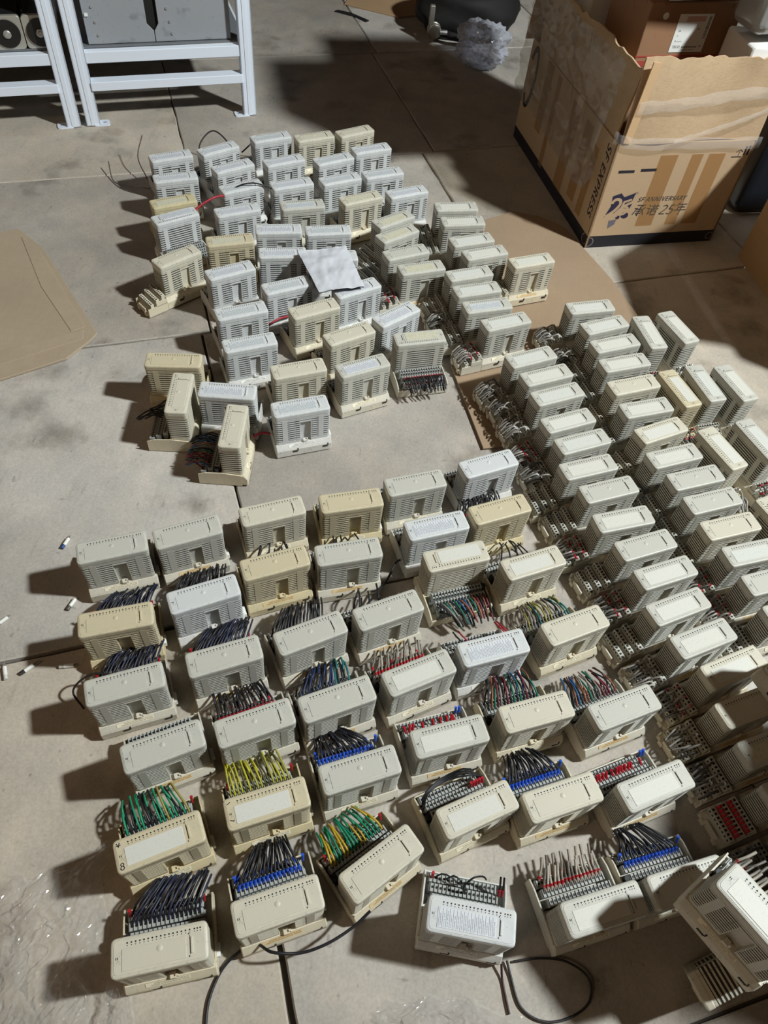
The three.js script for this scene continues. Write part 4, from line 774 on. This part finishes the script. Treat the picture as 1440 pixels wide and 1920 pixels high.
cable('dark red wire hanging below the tilted label module', [[0.243, 0.142, 0.012], [0.246, 0.125, 0.003], [0.252, 0.1, 0.003], [0.256, 0.085, 0.003]], 0.0017, 0x3a1d20);
cable('black wire arched behind the second far column', [[-0.675, 2.13, 0.02], [-0.69, 2.16, 0.07], [-0.655, 2.2, 0.1], [-0.6, 2.18, 0.07], [-0.575, 2.16, 0.02]], 0.0022, 0x1c1a1a);
cable('black wire behind the tall white module of the far group', [[-0.57, 2.19, 0.05], [-0.53, 2.23, 0.07], [-0.49, 2.24, 0.05], [-0.47, 2.25, 0.02]], 0.0022, 0x1c1a1a);
cable('thin brown wire left of the rearmost far module', [[-0.82, 2.03, 0.02], [-0.86, 2.09, 0.05], [-0.855, 2.14, 0.09]], 0.0016, 0x4a3026);
cable('thin grey wire lying on the floor left of the far group', [[-0.79, 1.96, 0.03], [-0.86, 1.98, 0.02], [-0.92, 2.02, 0.004], [-0.95, 2.08, 0.03]], 0.0016, 0x54493f);
cable('thick red wire between the first two far columns', [[-0.585, 1.66, 0.01], [-0.6, 1.7, 0.03], [-0.605, 1.76, 0.09], [-0.56, 1.81, 0.115], [-0.53, 1.84, 0.11]], 0.003, 0xa3222f);
cable('black wire hanging across a white module of the far group', [[-0.53, 1.86, 0.11], [-0.49, 1.88, 0.126], [-0.45, 1.89, 0.126], [-0.41, 1.9, 0.1], [-0.42, 1.83, 0.05]], 0.002, 0x1c1b1c);
cable('short red wire stub between two white far modules', [[-0.335, 1.405, 0.045], [-0.31, 1.43, 0.05], [-0.29, 1.45, 0.045]], 0.0028, 0x9a1f2c);
cable('red wire stub near the isolated white module', [[-0.262, 1.06, 0.04], [-0.28, 1.055, 0.045], [-0.295, 1.045, 0.04]], 0.003, 0xa82a38);
cable('black wire running between two columns of the near group', [[-0.01, 0.69, 0.012], [0.02, 0.735, 0.03], [0.035, 0.78, 0.03], [0.045, 0.8, 0.012]], 0.0022, 0x1b1a1b);
cable('black wires strung from the near group over the bare floor', [[-0.36, 0.47, 0.045], [-0.44, 0.475, 0.05], [-0.47, 0.45, 0.03], [-0.45, 0.43, 0.008]], 0.0018, 0x26221f);

// ---------- small cut wire ends scattered on the floor ----------
const end = (label, x, d, turn, color, len) => { const o = thing('wire_end', label, 'wire end', [x, d, 0], turn); mesh('marker_sleeve', cylinder(0.0036, 0.016, 0, 0, 0, 8).rotateZ(Math.PI / 2).translate(0, 0.0036, 0), M.white, o); mesh('ferrule', cylinder(0.0034, 0.008, 0, 0, 0, 8).rotateZ(Math.PI / 2).translate(-0.012, 0.0036, 0), std(color, 0.5), o); mesh('wire', [cylinder(0.0009, len, 0, 0, 0, 5).rotateZ(Math.PI / 2).translate(0.008 + len / 2, 0.0042, 0.001), cylinder(0.0009, len * 0.8, 0, 0, 0, 5).rotateZ(Math.PI / 2).translate(0.008 + len * 0.4, 0.0042, -0.0015)], std(0x8f8a80, 0.4), o); return o; };
end('cut wire end with white sleeve and blue tip on the left floor', -0.598, 0.75, 80, 0x2a4f86, 0.008);
end('short white wire end just left of the near group', -0.54, 0.623, 75, 0x55524c, 0.003);
end('white wire end at the left edge of the floor', -0.645, 0.572, 55, 0x33312e, 0.006);
end('white wire end with two bare strands, left edge', -0.604, 0.479, 118, 0xcfcdc6, 0.01);
end('white wire end with a dark tail beside the floor joint', -0.567, 0.49, 50, 0x26242a, 0.014);
end('white wire end under the near left module shadow', -0.503, 0.503, 15, 0xbdb9b0, 0.004);

// ---------- hand-written marks on two covers ----------
{
  const mark = (x, d, turn, parts) => { const o = scene.children.filter((q) => q.name.startsWith('terminal_module')).reduce((a, b) => Math.hypot(a.position.x - x, a.position.z + d) < Math.hypot(b.position.x - x, b.position.z + d) ? a : b); const c = o.children.find((q) => q.name === 'cover'); mesh('handwritten_mark', parts, std(0x23263a, 0.6), c); };
  const y = TOP + 0.0009;
  mark(-0.247, 0.223, 0, [new THREE.TorusGeometry(0.0019, 0.0005, 5, 14).rotateX(Math.PI / 2).translate(-0.0512, y, 0.0115), new THREE.TorusGeometry(0.0023, 0.0005, 5, 14).rotateX(Math.PI / 2).translate(-0.0515, y, 0.0158), box(0.0008, 0.0005, 0.006, -0.0527, y, -0.0145, 0.35), box(0.0008, 0.0005, 0.006, -0.0508, y, -0.0145, -0.35), box(0.006, 0.0005, 0.0008, -0.0517, y, -0.0138)]);
  mark(-0.113, 0.29, 0, [box(0.0055, 0.0005, 0.0009, -0.0515, y, -0.0145, 0.5), box(0.005, 0.0005, 0.0008, -0.0515, y, 0.0095, -0.4), box(0.003, 0.0005, 0.0008, -0.0485, y, 0.0102, 0.7)]);
}

scene.traverse((o) => { if (o.isMesh) { o.castShadow = true; o.receiveShadow = true; } });
renderer.render(scene, camera);
